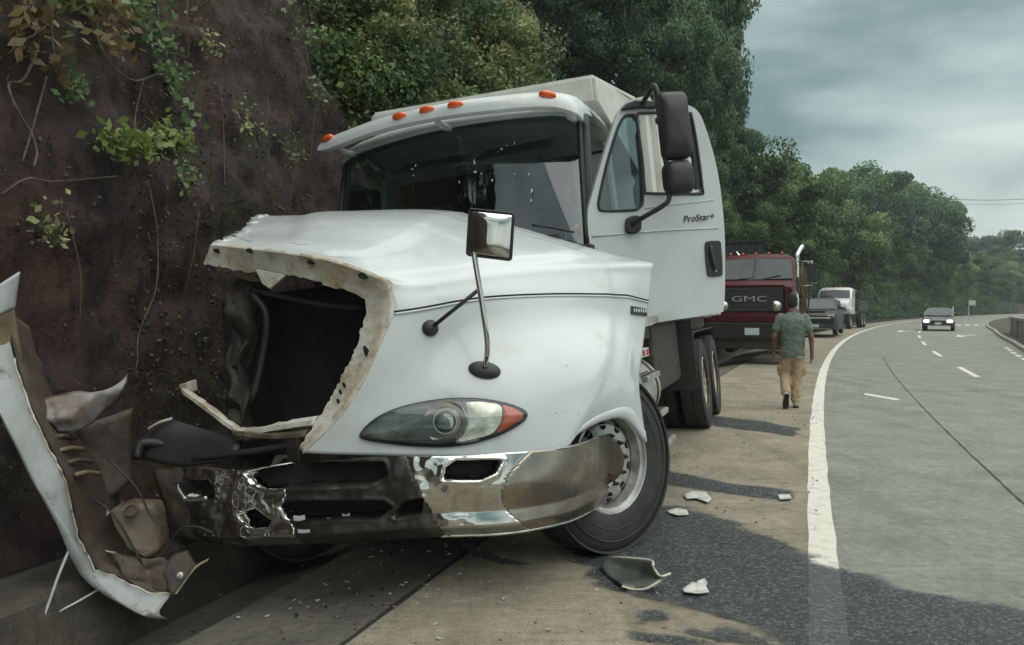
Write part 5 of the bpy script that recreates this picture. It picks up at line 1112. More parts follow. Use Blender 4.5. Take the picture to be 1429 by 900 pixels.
# ================================================================ person walking away
def capsules(caps, name, m, parent, vox, smooth=6):
    g = G()
    for a, ra, b, rb in caps:
        a, b = Vector(a), Vector(b); d = b - a; L_ = d.length or .001; ax = d / L_ if d.length > 1e-6 else Vector((0, 0, 1)); prof = []
        for k in range(6): t = math.pi / 2 * k / 5; prof.append((max(.0008, ra * math.sin(t)), -ra * math.cos(t)))
        for k in range(6): t = math.pi / 2 * k / 5; prof.append((max(.0008, rb * math.cos(t)), L_ + rb * math.sin(t)))
        g.lathe(prof, a, ax, 14)
    o = g.make(name, m, parent, smooth=True)
    q = o.modifiers.new('r', 'REMESH'); q.mode = 'VOXEL'; q.voxel_size = vox; q.use_smooth_shade = True
    q = o.modifiers.new('s', 'SMOOTH'); q.iterations = smooth; q.factor = .5
    return o
M['skin'] = mat('skin', (.15, .085, .06, 1), .55, col2=(.12, .065, .045, 1), scale=12)
M['hair'] = mat('black_hair', (.008, .007, .006, 1), .7, bump=.8, bscale=120)
M['shirt'] = mat('green_shirt', (.135, .17, .137, 1), .9, col2=(.105, .135, .108, 1), scale=6, bump=.5, bscale=9)
M['khaki'] = mat('khaki_trousers', (.44, .335, .21, 1), .9, col2=(.35, .26, .16, 1), scale=6, bump=.5, bscale=10)
M['sole'] = mat('dark_sole', (.012, .012, .012, 1), .8)
M['shoe'] = mat('pale_shoe', (.35, .33, .28, 1), .7)
mp_ = gpt(1106, 569); mx_, my_ = mp_.x, mp_.y
man = empty('person', (mx_, my_, .0), R(-16), label='person in grey green t-shirt and khaki cargo trousers walking away along the shoulder', cat='person'); man.scale = (.93, .95, 1)
hd = Vector((-.01, .03, 1.56))
arms = []
def hand(w, s, pal=(0, .01, -.09)):
    o = [(w, .026, w + Vector((0, .012, -.075)), .03)]
    for k, (dx, L_) in enumerate(((-.026, .062), (-.009, .072), (.009, .068), (.026, .052))):
        b = w + Vector((s * .0, .012 + dx, -.085)); m1 = b + Vector((-s * .006, .004, -L_ * .55)); o += [(b, .0095, m1, .009), (m1, .009, m1 + Vector((-s * .018, .004, -L_ * .45)), .008)]
    b = w + Vector((0, .03, -.03)); m1 = b + Vector((-s * .006, .03, -.035)); o += [(b, .012, m1, .0105), (m1, .0105, m1 + Vector((-s * .008, .012, -.03)), .009)]
    return o
LS, LE, LW = Vector((-.20, 0, 1.335)), Vector((-.275, -.03, 1.06)), Vector((-.285, .05, .84))
RS, RE, RW = Vector((.20, 0, 1.335)), Vector((.272, -.05, 1.06)), Vector((.285, -.05, .82))
LH, LK, LA = Vector((-.09, 0, .84)), Vector((-.10, .10, .47)), Vector((-.115, -.16, .205))
RH, RK, RA = Vector((.09, 0, .84)), Vector((.065, .05, .46)), Vector((.05, .03, .09))
body = [(hd + Vector((0, .01, .03)), .085, hd + Vector((0, .005, -.03)), .075), (hd + Vector((0, .05, -.04)), .06, hd + Vector((0, .045, -.075)), .045), (hd + Vector((0, .105, -.02)), .012, hd + Vector((0, .11, -.035)), .014),
 (hd + Vector((0, -.005, -.06)), .058, Vector((0, -.005, 1.37)), .062), (hd + Vector((-.083, 0, .0)), .016, hd + Vector((-.085, 0, -.03)), .012), (hd + Vector((.083, 0, .0)), .016, hd + Vector((.085, 0, -.03)), .012),
 (Vector((-.1, 0, 1.3)), .065, Vector((.1, 0, 1.3)), .065), (Vector((0, 0, 1.3)), .08, Vector((0, 0, .95)), .07), (Vector((-.05, 0, .88)), .07, Vector((.05, 0, .88)), .07),
 (LS, .04, LE, .043), (LE, .043, LW, .028), (RS, .04, RE, .043), (RE, .043, RW, .028),
 (LH, .06, LK, .045), (LK, .045, LA, .035), (RH, .06, RK, .045), (RK, .045, RA, .035)]
body += hand(LW, -1) + hand(RW, 1)
capsules(body, 'body', M['skin'], man, .007, 4)
capsules([(hd + Vector((0, -.012, .045)), .092, hd + Vector((0, -.03, -.005)), .082), (hd + Vector((0, .035, .075)), .066, hd + Vector((0, -.02, .08)), .07)], 'hair', M['hair'], man, .012, 4)
def man_loft(secs, extra, name, m, vox):
    g = G(); rows = [[(cx + rx * math.copysign(abs(math.cos(t)) ** .8, math.cos(t)), cy + ry * math.copysign(abs(math.sin(t)) ** .85, math.sin(t)), z) for t in [2 * math.pi * k / 28 for k in range(28)]] for z, cx, cy, rx, ry in secs]
    g.grid(rows, wrap=True); n = len(secs); g.f += [tuple(range(28))[::-1], tuple(range((n - 1) * 28, n * 28))]
    o = capsules(extra, name, m, man, vox, 4); me2 = g; bm = bmesh.new(); bm.from_mesh(o.data); t = bpy.data.meshes.new('t'); t.from_pydata(g.v, [], g.f); bm.from_mesh(t); bmesh.ops.recalc_face_normals(bm, faces=bm.faces); bm.to_mesh(o.data); bm.free(); bpy.data.meshes.remove(t); return o
sh = man_loft([(.755, 0, 0, .178, .128), (.80, 0, 0, .182, .132), (.95, 0, -.005, .168, .12), (1.10, 0, -.01, .178, .122), (1.22, 0, -.02, .195, .128), (1.31, 0, -.02, .2, .115), (1.365, 0, -.01, .165, .09), (1.40, 0, 0, .10, .072), (1.425, 0, 0, .068, .064)], [(LS + Vector((.015, 0, -.01)), .078, LS.lerp(LE, .6), .066), (RS + Vector((-.015, 0, -.01)), .078, RS.lerp(RE, .6), .066)], 'shirt', M['shirt'], .012)
def folds(o, st, sc):
    t = bpy.data.textures.new('folds', 'CLOUDS'); t.noise_scale = sc; t.noise_depth = 2; q = o.modifiers.new('d', 'DISPLACE'); q.texture = t; q.strength = st; q.mid_level = .5; q.texture_coords = 'LOCAL'
folds(sh, .028, .055)
tr_ = capsules([(Vector((-.06, 0, .80)), .112, Vector((.06, 0, .80)), .112), (LH, .095, LK, .082), (LK, .088, LK.lerp(LA, .85), .072), (RH, .095, RK, .082), (RK, .086, RK.lerp(RA, .92), .074), (Vector((-.185, .06, .60)), .05, Vector((-.185, .09, .52)), .05), (Vector((.165, .03, .60)), .05, Vector((.16, .05, .52)), .05)], 'trousers', M['khaki'], man, .013, 4)
folds(tr_, .03, .05)
def shoe(heel, toe, sole_n, nm):
    heel, toe, sole_n = Vector(heel), Vector(toe), Vector(sole_n).normalized(); d = (toe - heel); 
    s = capsules([(heel, .042, heel + d * .55, .045), (heel + d * .55, .045, toe, .036), (heel - sole_n * .05, .04, heel - sole_n * .02, .042)], 'shoe', M['shoe'], man, .012, 3)
    sd_ = d.cross(sole_n).normalized(); g = G(); pts = []
    for f, w_ in ((-.22, .022), (-.12, .036), (.2, .036), (.6, .046), (.95, .042), (1.18, .022)): pts.append((f, w_))
    out_ = [heel + d * f + sd_ * w_ + sole_n * .034 for f, w_ in pts] + [heel + d * f - sd_ * w_ + sole_n * .034 for f, w_ in pts[::-1]]
    g.prism(out_, sole_n * .022); g.make('sole', M['sole'], s, bevel=.004)
shoe(RA + Vector((0, -.03, -.035)), RA + Vector((.015, .15, -.04)), (0, 0, -1), 'r')
shoe(LA + Vector((.005, -.05, -.0)), LA + Vector((-.012, .01, -.175)), (.15, -.95, -.30), 'l')
g = G(); g.tube([Vector((.05, -.128, .752)), Vector((.13, -.105, .755)), Vector((.172, -.03, .76))], .012, 6); g.make('undershirt_hem', M['shoe'], man, smooth=True)
# ================================================================ other vehicles
M['redpaint'] = mat('red_truck_paint', (.075, .006, .010, 1), .42, col2=(.048, .005, .008, 1), scale=2.5, coat=.0, spec=.2, col3=(.095, .011, .015, 1), s3=3, lo3=.55, hi3=.8)
M['whitepaint'] = mat('white_truck_paint', (.62, .63, .61, 1), .35, col2=(.5, .5, .48, 1), scale=3, coat=.3)
M['greypaint'] = mat('dark_grey_paint', (.012, .014, .015, 1), .5, .0, coat=.0, col2=(.024, .027, .028, 1), scale=3)
M['blackpaint'] = mat('black_car_paint', (.014, .015, .017, 1), .2, .2, coat=.6, col2=(.02, .021, .023, 1), scale=3)
M['carglass'] = mat('car_glass', (.025, .034, .038, 1), .06, 0, spec=.4, col2=(.035, .045, .05, 1), scale=1.5)
M['truckglass'] = mat('pale_screen', (.055, .07, .075, 1), .06, 0, spec=.35, col2=(.03, .04, .045, 1), scale=1.1)
M['wood'] = mat('bed_timber', (.16, .1, .055, 1), .85, col2=(.07, .045, .027, 1), scale=7, stretch=(1, .2, 1))
M['bamboo'] = mat('green_bamboo', (.06, .1, .04, 1), .6, col2=(.13, .12, .05, 1), scale=6)
M['plate'] = mat('licence_plate', (.45, .5, .52, 1), .5)
def emit(name, col, s):
    m = bpy.data.materials.new(name); m.use_nodes = True; p = m.node_tree.nodes['Principled BSDF']; p.inputs['Base Color'].default_value = col; p.inputs['Emission Color'].default_value = col; p.inputs['Emission Strength'].default_value = s; return m
M['litlamp'] = emit('lit_headlamp', (1, .86, .62, 1), 2.2)
M['grimeblack'] = mat('matt_black_steel', (.009, .009, .009, 1), .85, col2=(.02, .018, .016, 1), scale=8)
def vframe(name, px, Y, rz, label, cat, flip=False, z=0):
    x = (px - CX) / FP * Y; return empty(name, (x, Y, z), rz, label, cat)
def bx(name, c, d, m, par, bevel=.0, rot=None): g = G(); g.box(c, d, rot); return g.make(name, M[m], par, bevel=bevel)
def wheel(par, c, r, w, m='alloy', name='wheel'):
    o = empty(name); o.parent = par; s = 1 if c[0] > 0 else -1
    g = G(); g.lathe(tyre_mesh(r, r * .58, w, False), c, (s, 0, 0), 28, cap=False); g.make('tyre', M['rubber'], o, smooth=40)
    g = G(); g.lathe([(r * .58, w * .42), (r * .54, w * .3), (r * .45, w * .08), (r * .3, w * .16), (r * .18, w * .3), (.002, w * .32)], c, (s, 0, 0), 22, cap=False); g.make('rim', M[m], o, smooth=40)
def loft(name, secs, m, par, smooth=40, bevel=0):           # secs: list of (y, [(x,z)...]) mirrored outline points from bottom-left over the top to bottom-right
    g = G(); g.grid([[(x, y, z) for x, z in P] for y, P in secs]); n = len(secs[0][1]); k = len(secs); g.f += [tuple(range(n))[::-1], tuple(range((k - 1) * n, k * n))]
    return g.make(name, M[m], par, smooth=smooth, bevel=bevel)
def sect(hw, z0, z1, r=.12, top=None):
    t = top or hw; return [(-hw, z0), (-hw, z0 + (z1 - z0) * .5), (-hw * 1.0, z1 - r), (-t + r * .3, z1 - r * .3), (-t + r, z1), (0, z1 + .02), (t - r, z1), (t - r * .3, z1 - r * .3), (hw, z1 - r), (hw, z0 + (z1 - z0) * .5), (hw, z0)]
# ---- old red truck
rt = vframe('red_truck', 1046, 20.2, -math.atan(.3595 + .00384 * 20) + R(1.5), 'old red truck with GMC grille and chrome stacks parked behind the dump truck', 'truck')
loft('hood', [(-.0, sect(1.05, 1.05, 2.02, .10)), (.12, sect(1.08, 1.05, 2.1, .12)), (1.25, sect(1.1, 1.05, 2.22, .14))], 'redpaint', rt)
bx('grille', (0, -.02, 1.68), (1.66, .06, .64), 'black', rt, .02)
for k in range(6): bx('grille_bar', (0, -.055, 1.42 + .105 * k), (1.5, .02, .022), 'trim', rt)
g = G(); rr_ = [(x, -.05, 1.68 + z) for x, z in rrect(1.78, .74, .08, 3)]; g.tube(rr_ + rr_[:1], .035, 6, cap=False); g.make('grille_surround', M['redpaint'], rt, smooth=True)
Mg = Matrix.Translation((0, -.075, 1.70)) @ Matrix.Rotation(R(90), 4, 'X')
text_mesh('GMC', .21, .012, 'grille_lettering', M['alu'], rt, Mg, sx=1.95)
for s in (-1, 1):
    h_ = empty('headlight'); h_.parent = rt
    g = G(); g.lathe([(.125, 0), (.125, .04), (.1, .055), (.098, .04)], (s * .66, -.05, 1.52), (0, -1, 0), 24, cap=False); g.make('bezel', M['chrome'], h_, smooth=30)
    g = G(); g.lathe([(.1, .03), (.09, .055), (.05, .075), (.002, .08)], (s * .66, -.05, 1.52), (0, -1, 0), 20, cap=False); g.make('lens', M['reflector'], h_, smooth=True)
bx('front_band', (0, -.06, 1.19), (2.16, .2, .2), 'redpaint', rt, .03)
bx('bumper', (0, -.16, .88), (2.2, .16, .42), 'grimeblack', rt, .03)
bx('licence_plate', (.08, -.25, .86), (.36, .012, .18), 'plate', rt, .004)
bx('skid_plate', (0, .05, .55), (1.7, .3, .3), 'grime', rt, .04)
for s in (-1, 1): loft('fender', [(.0, [(s * .8, .85), (s * .8, 1.3), (s * 1.0, 1.34), (s * 1.2, 1.24), (s * 1.22, .95)]), (.5, [(s * .8, 1.1), (s * .8, 1.45), (s * 1.02, 1.5), (s * 1.24, 1.38), (s * 1.25, 1.12)]), (1.2, [(s * .8, .9), (s * .8, 1.4), (s * 1.0, 1.44), (s * 1.22, 1.3), (s * 1.24, .85)])], 'redpaint', rt)
loft('cab', [(1.2, sect(1.1, 1.0, 2.2, .1)), (1.26, sect(1.1, 1.0, 2.22, .1)), (1.62, sect(1.06, 1.0, 2.86, .12, .98)), (1.9, sect(1.06, 1.0, 2.97, .14, .98)), (2.9, sect(1.06, 1.0, 2.96, .14, .98)), (3.0, sect(1.05, 1.0, 2.85, .14, .95))], 'redpaint', rt)
def scr(z): return 1.26 + (z - 2.22) * .56 - .03
g = G(); g.prism([(x, scr(z), z) for x, z in ((-1.02, 2.27), (0, 2.25), (1.02, 2.27), (.95, 2.80), (0, 2.85), (-.95, 2.80))], (0, -.015, 0)); g.make('windshield', M['truckglass'], rt)
g = G(); g.tube([(-.02, scr(2.24) - .03, 2.24), (.03, scr(2.8) - .03, 2.8)], .012, 6); g.make('screen_divider', M['black'], rt)
for x in (-.2, .45): g = G(); g.tube([(x - .22, scr(2.27) - .05, 2.27), (x + .25, scr(2.38) - .05, 2.36 if x > 0 else 2.3)], .013, 5); g.make('wiper', M['black'], rt)
g = G(); g.prism([(1.075, y, z) for y, z in ((1.6, 2.22), (2.6, 2.22), (2.6, 2.72), (1.85, 2.72))], (.012, 0, 0)); g.make('side_window', M['carglass'], rt)
for k in range(5): g = G(); g.lathe([(.035, 0), (.03, .05), (.002, .06)], ((-.7 + .35 * k), 1.95, 2.98), (0, 0, 1), 10); g.make('roof_lamp', M['orange'], rt, smooth=True)
for s in (-.62, 1):
    g = G(); g.tube(crom([(s * 1.0 + .05, 3.2, .9), (s * 1.0 + .05, 3.2, 2.5), (s * 1.0 + .05, 3.2, 2.95), (s * 1.0 + .10 * (1 if s > 0 else -.3), 3.3, 3.12), (s * 1.0 + .2 * (1 if s > 0 else -.9), 3.45, 3.3)], 5), .07, 12); g.make('exhaust_stack', M['chrome'], rt, smooth=True)
g = G(); g.tube([(1.1, 1.55, 2.75), (1.5, 1.4, 2.72)], .012, 6); g.tube([(1.1, 1.55, 2.05), (1.5, 1.4, 2.08)], .012, 6); g.tube([(1.5, 1.4, 2.06), (1.5, 1.4, 2.75)], .014, 6); g.make('mirror_frame', M['alu'], rt, smooth=True)
bx('door_mirror', (1.5, 1.36, 2.42), (.24, .05, .52), 'black', rt, .02); bx('mirror_edge', (1.41, 1.37, 2.42), (.04, .055, .54), 'pale', rt, .005)
rack = empty('headache_rack'); rack.parent = rt
for k in range(8): g = G(); g.tube([(-1.0 + .16 * k, 3.25, 2.6), (-1.0 + .16 * k, 3.25, 3.45)], .012, 5); g.make('rack_bar', M['black'], rack)
bx('rack_frame', (-.45, 3.25, 3.46), (1.2, .04, .04), 'black', rack); bx('rack_mesh', (-.45, 3.28, 3.05), (1.16, .01, .8), 'trim', rack)
bx('bed_floor', (0, 5.6, 1.15), (2.36, 4.6, .12), 'wood', rt)
for k in range(6):
    bx('bed_board', (1.17, 5.6, 1.3 + .2 * k), (.05, 4.6, .17), 'wood', rt, .006)
for k in range(5): bx('bed_stake', (1.21, 3.45 + 1.05 * k, 1.8), (.06, .09, 1.5), 'wood', rt, .006)
for k in range(7):
    g = G(); a = Vector((1.05 + .05 * k, 3.35 + .2 * k, 1.1)); b = Vector((1.14 + .06 * k, 3.2 + .05 * k, 2.95 - .16 * k)) if k % 2 else Vector((.98 + .03 * k, 2.7, 2.75 - .1 * k)); g.tube([a, b], .026, 7); g.make('leaning_pole', M['wood'] if k % 2 else M['bamboo'], rt, smooth=True)
bx('side_tank', (1.05, 2.3, .8), (.3, 1.0, .42), 'grime', rt, .05)
for s in (-1, 1):
    wheel(rt, Vector((s * 1.02, .62, .5)), .5, .26); 
    for y in (5.2, 6.4): wheel(rt, Vector((s * 1.06, y, .5)), .5, .28)
# ---- white flatbed truck further back
wt = vframe('flatbed_truck', 1160, 52, -math.atan(.3595 + .00384 * 52) - R(3), 'white bonneted flatbed truck parked furthest along the shoulder', 'truck')
loft('hood', [(-.0, sect(.95, 1.0, 1.65, .12)), (.1, sect(1.0, 1.0, 1.78, .15)), (1.2, sect(1.08, 1.0, 2.05, .16))], 'whitepaint', wt)
bx('grille', (0, -.03, 1.4), (1.0, .06, .38), 'black', wt, .02)
for s in (-1, 1):
    bx('headlight', (s * .78, -.03, 1.35), (.36, .05, .24), 'reflector', wt, .02); bx('fender', (s * 1.05, .55, 1.25), (.36, 1.1, .42), 'whitepaint', wt, .12)
bx('bumper', (0, -.1, .8), (2.3, .2, .46), 'black', wt, .03); bx('skid_plate', (0, .1, .5), (1.7, .2, .3), 'grime', wt)
bx('licence_plate', (-.1, -.215, .85), (.36, .012, .18), 'plate', wt)
loft('cab', [(1.15, sect(1.1, 1.0, 2.05, .1)), (1.22, sect(1.1, 1.0, 2.08, .1)), (1.62, sect(1.08, 1.0, 2.7, .12, 1.0)), (1.9, sect(1.06, 1.0, 2.82, .14, .98)), (2.8, sect(1.06, 1.0, 2.8, .14, .98)), (2.9, sect(1.05, 1.0, 2.7, .14, .95))], 'whitepaint', wt)
def scr2(z): return 1.22 + (z - 2.08) * .645 - .03
g = G(); g.prism([(x, scr2(z), z) for x, z in ((-.98, 2.13), (0, 2.11), (.98, 2.13), (.92, 2.62), (0, 2.66), (-.92, 2.62))], (0, -.02, 0)); g.make('windshield', M['carglass'], wt)
g = G(); g.prism([(1.09, y, z) for y, z in ((1.6, 2.1), (2.5, 2.1), (2.5, 2.6), (1.85, 2.6))], (.015, 0, 0)); g.make('side_window', M['carglass'], wt)
for s in (-1, 1): bx('door_mirror', (s * 1.4, 1.45, 2.25), (.2, .08, .5), 'black', wt, .03); bx('mirror_arm', (s * 1.24, 1.5, 2.25), (.22, .03, .03), 'black', wt)
for k in range(5): bx('roof_lamp', (-.6 + .3 * k, 1.8, 2.86), (.1, .06, .05), 'orange', wt, .01)
bx('bed_floor', (0, 5.3, 1.3), (2.5, 4.4, .14), 'grime', wt)
for k in range(3): bx('bed_board', (1.25, 5.3, 1.45 + .19 * k), (.05, 4.4, .16), 'trim', wt, .006); bx('front_board', (0, 3.12, 1.45 + .19 * k), (2.5, .05, .16), 'trim', wt, .006)
bx('cargo_crate', (.5, 4.0, 2.25), (.9, .9, .9), 'wood', wt, .02); bx('cargo_drum_rack', (-.4, 4.2, 2.3), (.8, 1.2, 1.1), 'grime', wt, .03); bx('crane_post', (.95, 3.3, 2.1), (.16, .16, 1.6), 'redpaint', wt, .02)
for s in (-1, 1):
    wheel(wt, Vector((s * 1.02, .6, .5)), .5, .28, 'rustrim')
    for y in (5.0, 6.2): wheel(wt, Vector((s * 1.06, y, .5)), .5, .4, 'rustrim')
# ---- passenger cars
def car(root, hw, L_, paint, roof, belt, lit=False, suv=False):
    h0 = .28; hd_ = belt - .08
    def P(w, z0, z1, r, top=None): return sect(w, z0, z1, r, top)
    loft('body', [(.0, P(hw * .86, h0 + .08, hd_ - .22, .08)), (.1, P(hw * .95, h0, hd_ - .12, .1)), (.7, P(hw, h0, hd_ - .02, .12)), (1.25, P(hw, h0, belt, .1)), (L_ * .62, P(hw, h0, belt + .04, .1)), (L_ * .9, P(hw, h0, belt + .04, .1)), (L_, P(hw * .93, h0 + .1, belt - .02, .1))], paint, root)
    y0, y1, y2, y3 = 1.15, 1.95, L_ * .66, L_ * .84
    loft('greenhouse', [(y0, P(hw * .94, belt - .05, belt + .0, .02)), (y1, P(hw * .9, belt - .05, roof - .03, .12, hw * .76)), ((y1 + y2) / 2, P(hw * .9, belt - .05, roof, .14, hw * .76)), (y2, P(hw * .9, belt - .05, roof - .03, .13, hw * .76)), (y3, P(hw * .92, belt - .05, belt + .05, .03))], paint, root)
    sl = (y1 - y0) / (roof - .03 - belt); f = lambda z: y0 + (z - belt) * sl - .035
    g = G(); g.prism([(x, f(z), z) for x, z in ((-hw * .82, belt + .06), (0, belt + .05), (hw * .82, belt + .06), (hw * .68, roof - .09), (0, roof - .06), (-hw * .68, roof - .09))], (0, -.012, 0)); g.make('windshield', M['carglass'], root)
    for s in (-1, 1):
        g = G(); g.prism([(s * x, y, z) for x, y, z in ((hw * .925, y0 + .35, belt + .04), (hw * .925, y2 - .05, belt + .04), (hw * .84, y2 - .12, roof - .12), (hw * .84, y1 + .05, roof - .12))], (s * .015, 0, 0)); g.make('side_window', M['carglass'], root)
        bx('headlight', (s * hw * .72, -.0, hd_ - .24), (hw * .36, .09, .16), 'litlamp' if lit else 'reflector', root, .03)
        bx('door_mirror', (s * (hw + .1), y0 + .35, belt + .08), (.2, .1, .13), paint, root, .03)
        g = G()
    bx('grille', (0, -.02, hd_ - .26), (hw * .9, .05, .13), 'black', root, .01); bx('bumper', (0, -.03, h0 + .14), (hw * 1.8, .14, .2), paint, root, .05); bx('air_intake', (0, -.075, h0 + .12), (hw * 1.1, .06, .11), 'black', root, .01)
    bx('licence_plate', (0, -.115, h0 + .2), (.34, .012, .15), 'plate', root); bx('bumper_strip', (0, -.1, h0 + .06), (hw * 1.5, .03, .025), 'alu', root)
    for s in (-1, 1):
        for y in (.75, L_ * .78): wheel(root, Vector((s * (hw - .1), y, .33 if not suv else .38)), .33 if not suv else .38, .22)
cr_ = vframe('sedan', 1309, 47.6, R(-30), 'black sedan with lit headlights driving towards the camera', 'car')
car(cr_, .88, 4.4, 'blackpaint', 1.44, .93, lit=True)
sv = vframe('pickup', 1138, 37.5, -math.atan(.3595 + .00384 * 36) - R(1), 'dark grey pickup parked between the red truck and the white flatbed', 'car', z=.1)
car(sv, .93, 5.0, 'greypaint', 1.85, 1.25, suv=True)
bx('hood_scoop', (0, .6, 1.17), (.8, .5, .06), 'greypaint', sv, .02); bx('grille_guard', (0, -.06, .85), (1.3, .06, .08), 'alu', sv, .02)
# ================================================================ right-hand edge, posts, wires
bw = empty('barrier_wall', RP(42.5, RO(42.5) + .5), label='low curved concrete barrier wall at the right edge of the road', cat='wall'); bi = bw.location.copy()
g = G(); rows = []
for k in range(61):
    y = 14 + 32 * k / 60; o = RO(y) + .7; rows.append([RP(y, o, -.3) - bi, RP(y, o, .82) - bi, RP(y, o - .05, .84) - bi, RP(y, o - .05, .98) - bi, RP(y, o + .35, .98) - bi, RP(y, o + .35, -.3) - bi])
g.grid(rows); n6 = 6; g.f += [tuple(range(6))[::-1], tuple(range(360, 366))]; g.make('wall_body', M['wall'], bw, smooth=30)
for k in range(9):
    y = 14.6 + 3.6 * k; o = RO(y) + .695; g = G(); a, b = RP(y, o, 0) - bi, RP(y + .16, RO(y + .16) + .695, 0) - bi
    d_ = Vector((0, 0, 1)); t_ = (a - (RP(y, o + .1, 0) - bi)).normalized() * .06; g.prism([a, b, b + d_ * .83, a + d_ * .83], t_); g.make('wall_pier', M['wall'], bw, bevel=.01)
def post(px, Y, ztop, r, name, label, cat, m, off=0):
    x = (px - CX) / FP * Y; g = G(); g.tube([(0, 0, -.3), (0, 0, ztop * .5), (0, 0, ztop)], [r, r * .9, r * .7], 10); o = g.make(name, M[m], smooth=True); o.location = (x, Y, 0); return tag(o, label, cat)
post(1327, 150, 12.0, .22, 'utility_pole', 'pale concrete utility pole half hidden among the far trees', 'pole', 'pale')
sg = vframe('road_sign', 1352, 80, R(-25), 'small white road sign on a bent post before the far trees', 'sign')
g = G(); g.tube(crom([(0, 0, -.2), (0, 0, 1.3), (.05, 0, 1.75), (.35, 0, 1.95)], 4), .04, 8); g.make('sign_post', M['pale'], sg, smooth=True)
g = G(); g.prism([(x + .3, -.06, 1.9 + z) for x, z in rrect(.62, .5, .06, 3)], (0, .03, 0)); g.make('sign_board', M['pale'], sg)
post(1330, 88, 1.5, .07, 'guide_post', 'slim pale post at the road edge beyond the black sedan', 'post', 'pale')
for k, (dy, lab) in enumerate(((0, 'thin upper overhead wire crossing the sky at right'), (6, 'thin lower overhead wire crossing the sky at right'))):
    g = G(); a, b = wpt(1305, 276 + dy, 78), wpt(1640, 250 + dy, 52); P = [a.lerp(b, t / 14) - Vector((0, 0, .7 * 4 * (t / 14) * (1 - t / 14))) for t in range(15)]; g.tube([p - a for p in P], .022 if k == 0 else .014, 5); o = g.make('overhead_wire', M['black']); o.location = a; tag(o, lab, 'wire', 'overhead wires')
# ================================================================ creepers, roots and litter on the bare bank
def vine(px, name, label, r, m='root', leaves=0, lm='leaf_light', spread=.12, size=.07, group=None, lift=.05, extra=None):
    P = [bank_hit(a, b, lift + random.uniform(0, .05))[0] for a, b in px]; base = P[-1].copy(); P = [p - base for p in P]
    o = empty(name, base, label=label, cat='plant' if leaves else 'root', group=group)
    C_ = crom(P, 6); n = len(C_); g = G(); g.tube(C_, [r * (1 - .5 * k / n) for k in range(n)], 6); g.make('stem', M[m], o, smooth=True)
    for q in (extra or []):
        E_ = [bank_hit(a, b, lift + .02)[0] - base for a, b in q]; g = G(); g.tube(crom(E_, 5), r * .7, 5); g.make('side_root', M[m], o, smooth=True)
    if leaves:
        idx = rng.integers(0, n, leaves); cen = np.array([C_[i] for i in idx]) + rng.normal(size=(leaves, 3)) * spread + np.array([.05, -.06, 0])
        me = leaf_mesh('leaves', cen, rng.normal(size=(leaves, 3)) * .3 + np.array([.4, -.6, .5]), size, M[lm], np.clip(rng.normal(.55, .22, leaves), 0, 1)); q = bpy.data.objects.new('leaves', me); C.objects.link(q); q.parent = o
    return o
vine([(215, -20), (213, 40), (222, 85), (232, 110), (244, 150), (246, 175), (238, 188)], 'hanging_vine', 'thin brown vine hanging above the yellow green leaf cluster', .008, leaves=60, lm='leaf_mid', spread=.05)
vine([(128, 204), (160, 206), (195, 207), (225, 200), (243, 205)], 'leafy_creeper', 'bright yellow green leafy creeper spreading sideways on the bare bank', .008, leaves=420, lm='leaf_light', spread=.055, size=.062)
vine([(30, -20), (44, 40), (40, 70), (20, 110), (2, 125), (5, 150), (30, 180), (36, 192), (20, 232)], 'root', 'pale forked root trailing down the upper left corner', .012, extra=[[(36, 192), (40, 215), (36, 240)], [(36, 192), (45, 140), (52, 105)], [(44, 55), (70, 15), (90, -10)]])
vine([(68, 20), (66, 60), (72, 82), (86, 70)], 'root', 'short pale root curling beside the dry leaves at top left', .008)
vine([(125, 0), (128, 55), (140, 85), (155, 105), (175, 112), (205, 105)], 'root', 'pale root looping below the orange leaves near the top', .008, extra=[[(155, 105), (160, 112), (152, 118)]])
vine([(255, -10), (256, 40), (252, 78), (240, 78)], 'root', 'straight thin root left of the red earth patch', .006)
vine([(190, 255), (207, 300), (210, 345), (200, 400), (190, 470), (185, 510), (176, 528)], 'root', 'long thin root hanging down to the torn fender', .007)
vine([(0, 272), (30, 256), (80, 257), (150, 250)], 'root', 'pale root lying level across the bank at far left', .008)
vine([(178, 200), (172, 160), (190, 110)], 'root', 'faint root rising from the leafy creeper', .006)
vine([(492, -30), (484, 30), (474, 80), (478, 110), (486, 150)], 'climbing_vine', 'light green climber hanging at the edge of the shrubs', .012, leaves=700, lm='leaf_light', spread=.10, size=.085)
vine([(20, -10), (40, 45), (20, 60), (0, 75)], 'dry_creeper', 'dry orange brown leaves of a creeper in the upper left corner', .008, leaves=160, lm='leaf_dry', spread=.12, size=.08)
vine([(130, -10), (140, 40), (150, 70)], 'dry_creeper', 'rusty leaf tuft left of the hanging vine', .008, leaves=140, lm='leaf_dry', spread=.10, size=.07)
vine([(195, 0), (190, 30), (205, 60), (222, 90), (235, 130)], 'creeper', 'green creeper tangled round the hanging vine', .008, leaves=220, lm='leaf_mid', spread=.08, size=.06)
vine([(395, 10), (405, 45), (402, 60)], 'creeper', 'small green sprig on the bank right of the red earth patch', .006, leaves=60, lm='leaf_mid', spread=.07, size=.055)
vine([(60, -30), (100, 5), (150, -10), (200, -15)], 'creeper', 'green leaves fringing the top of the bank at left', .008, leaves=300, lm='leaf_olive', spread=.16, size=.08)
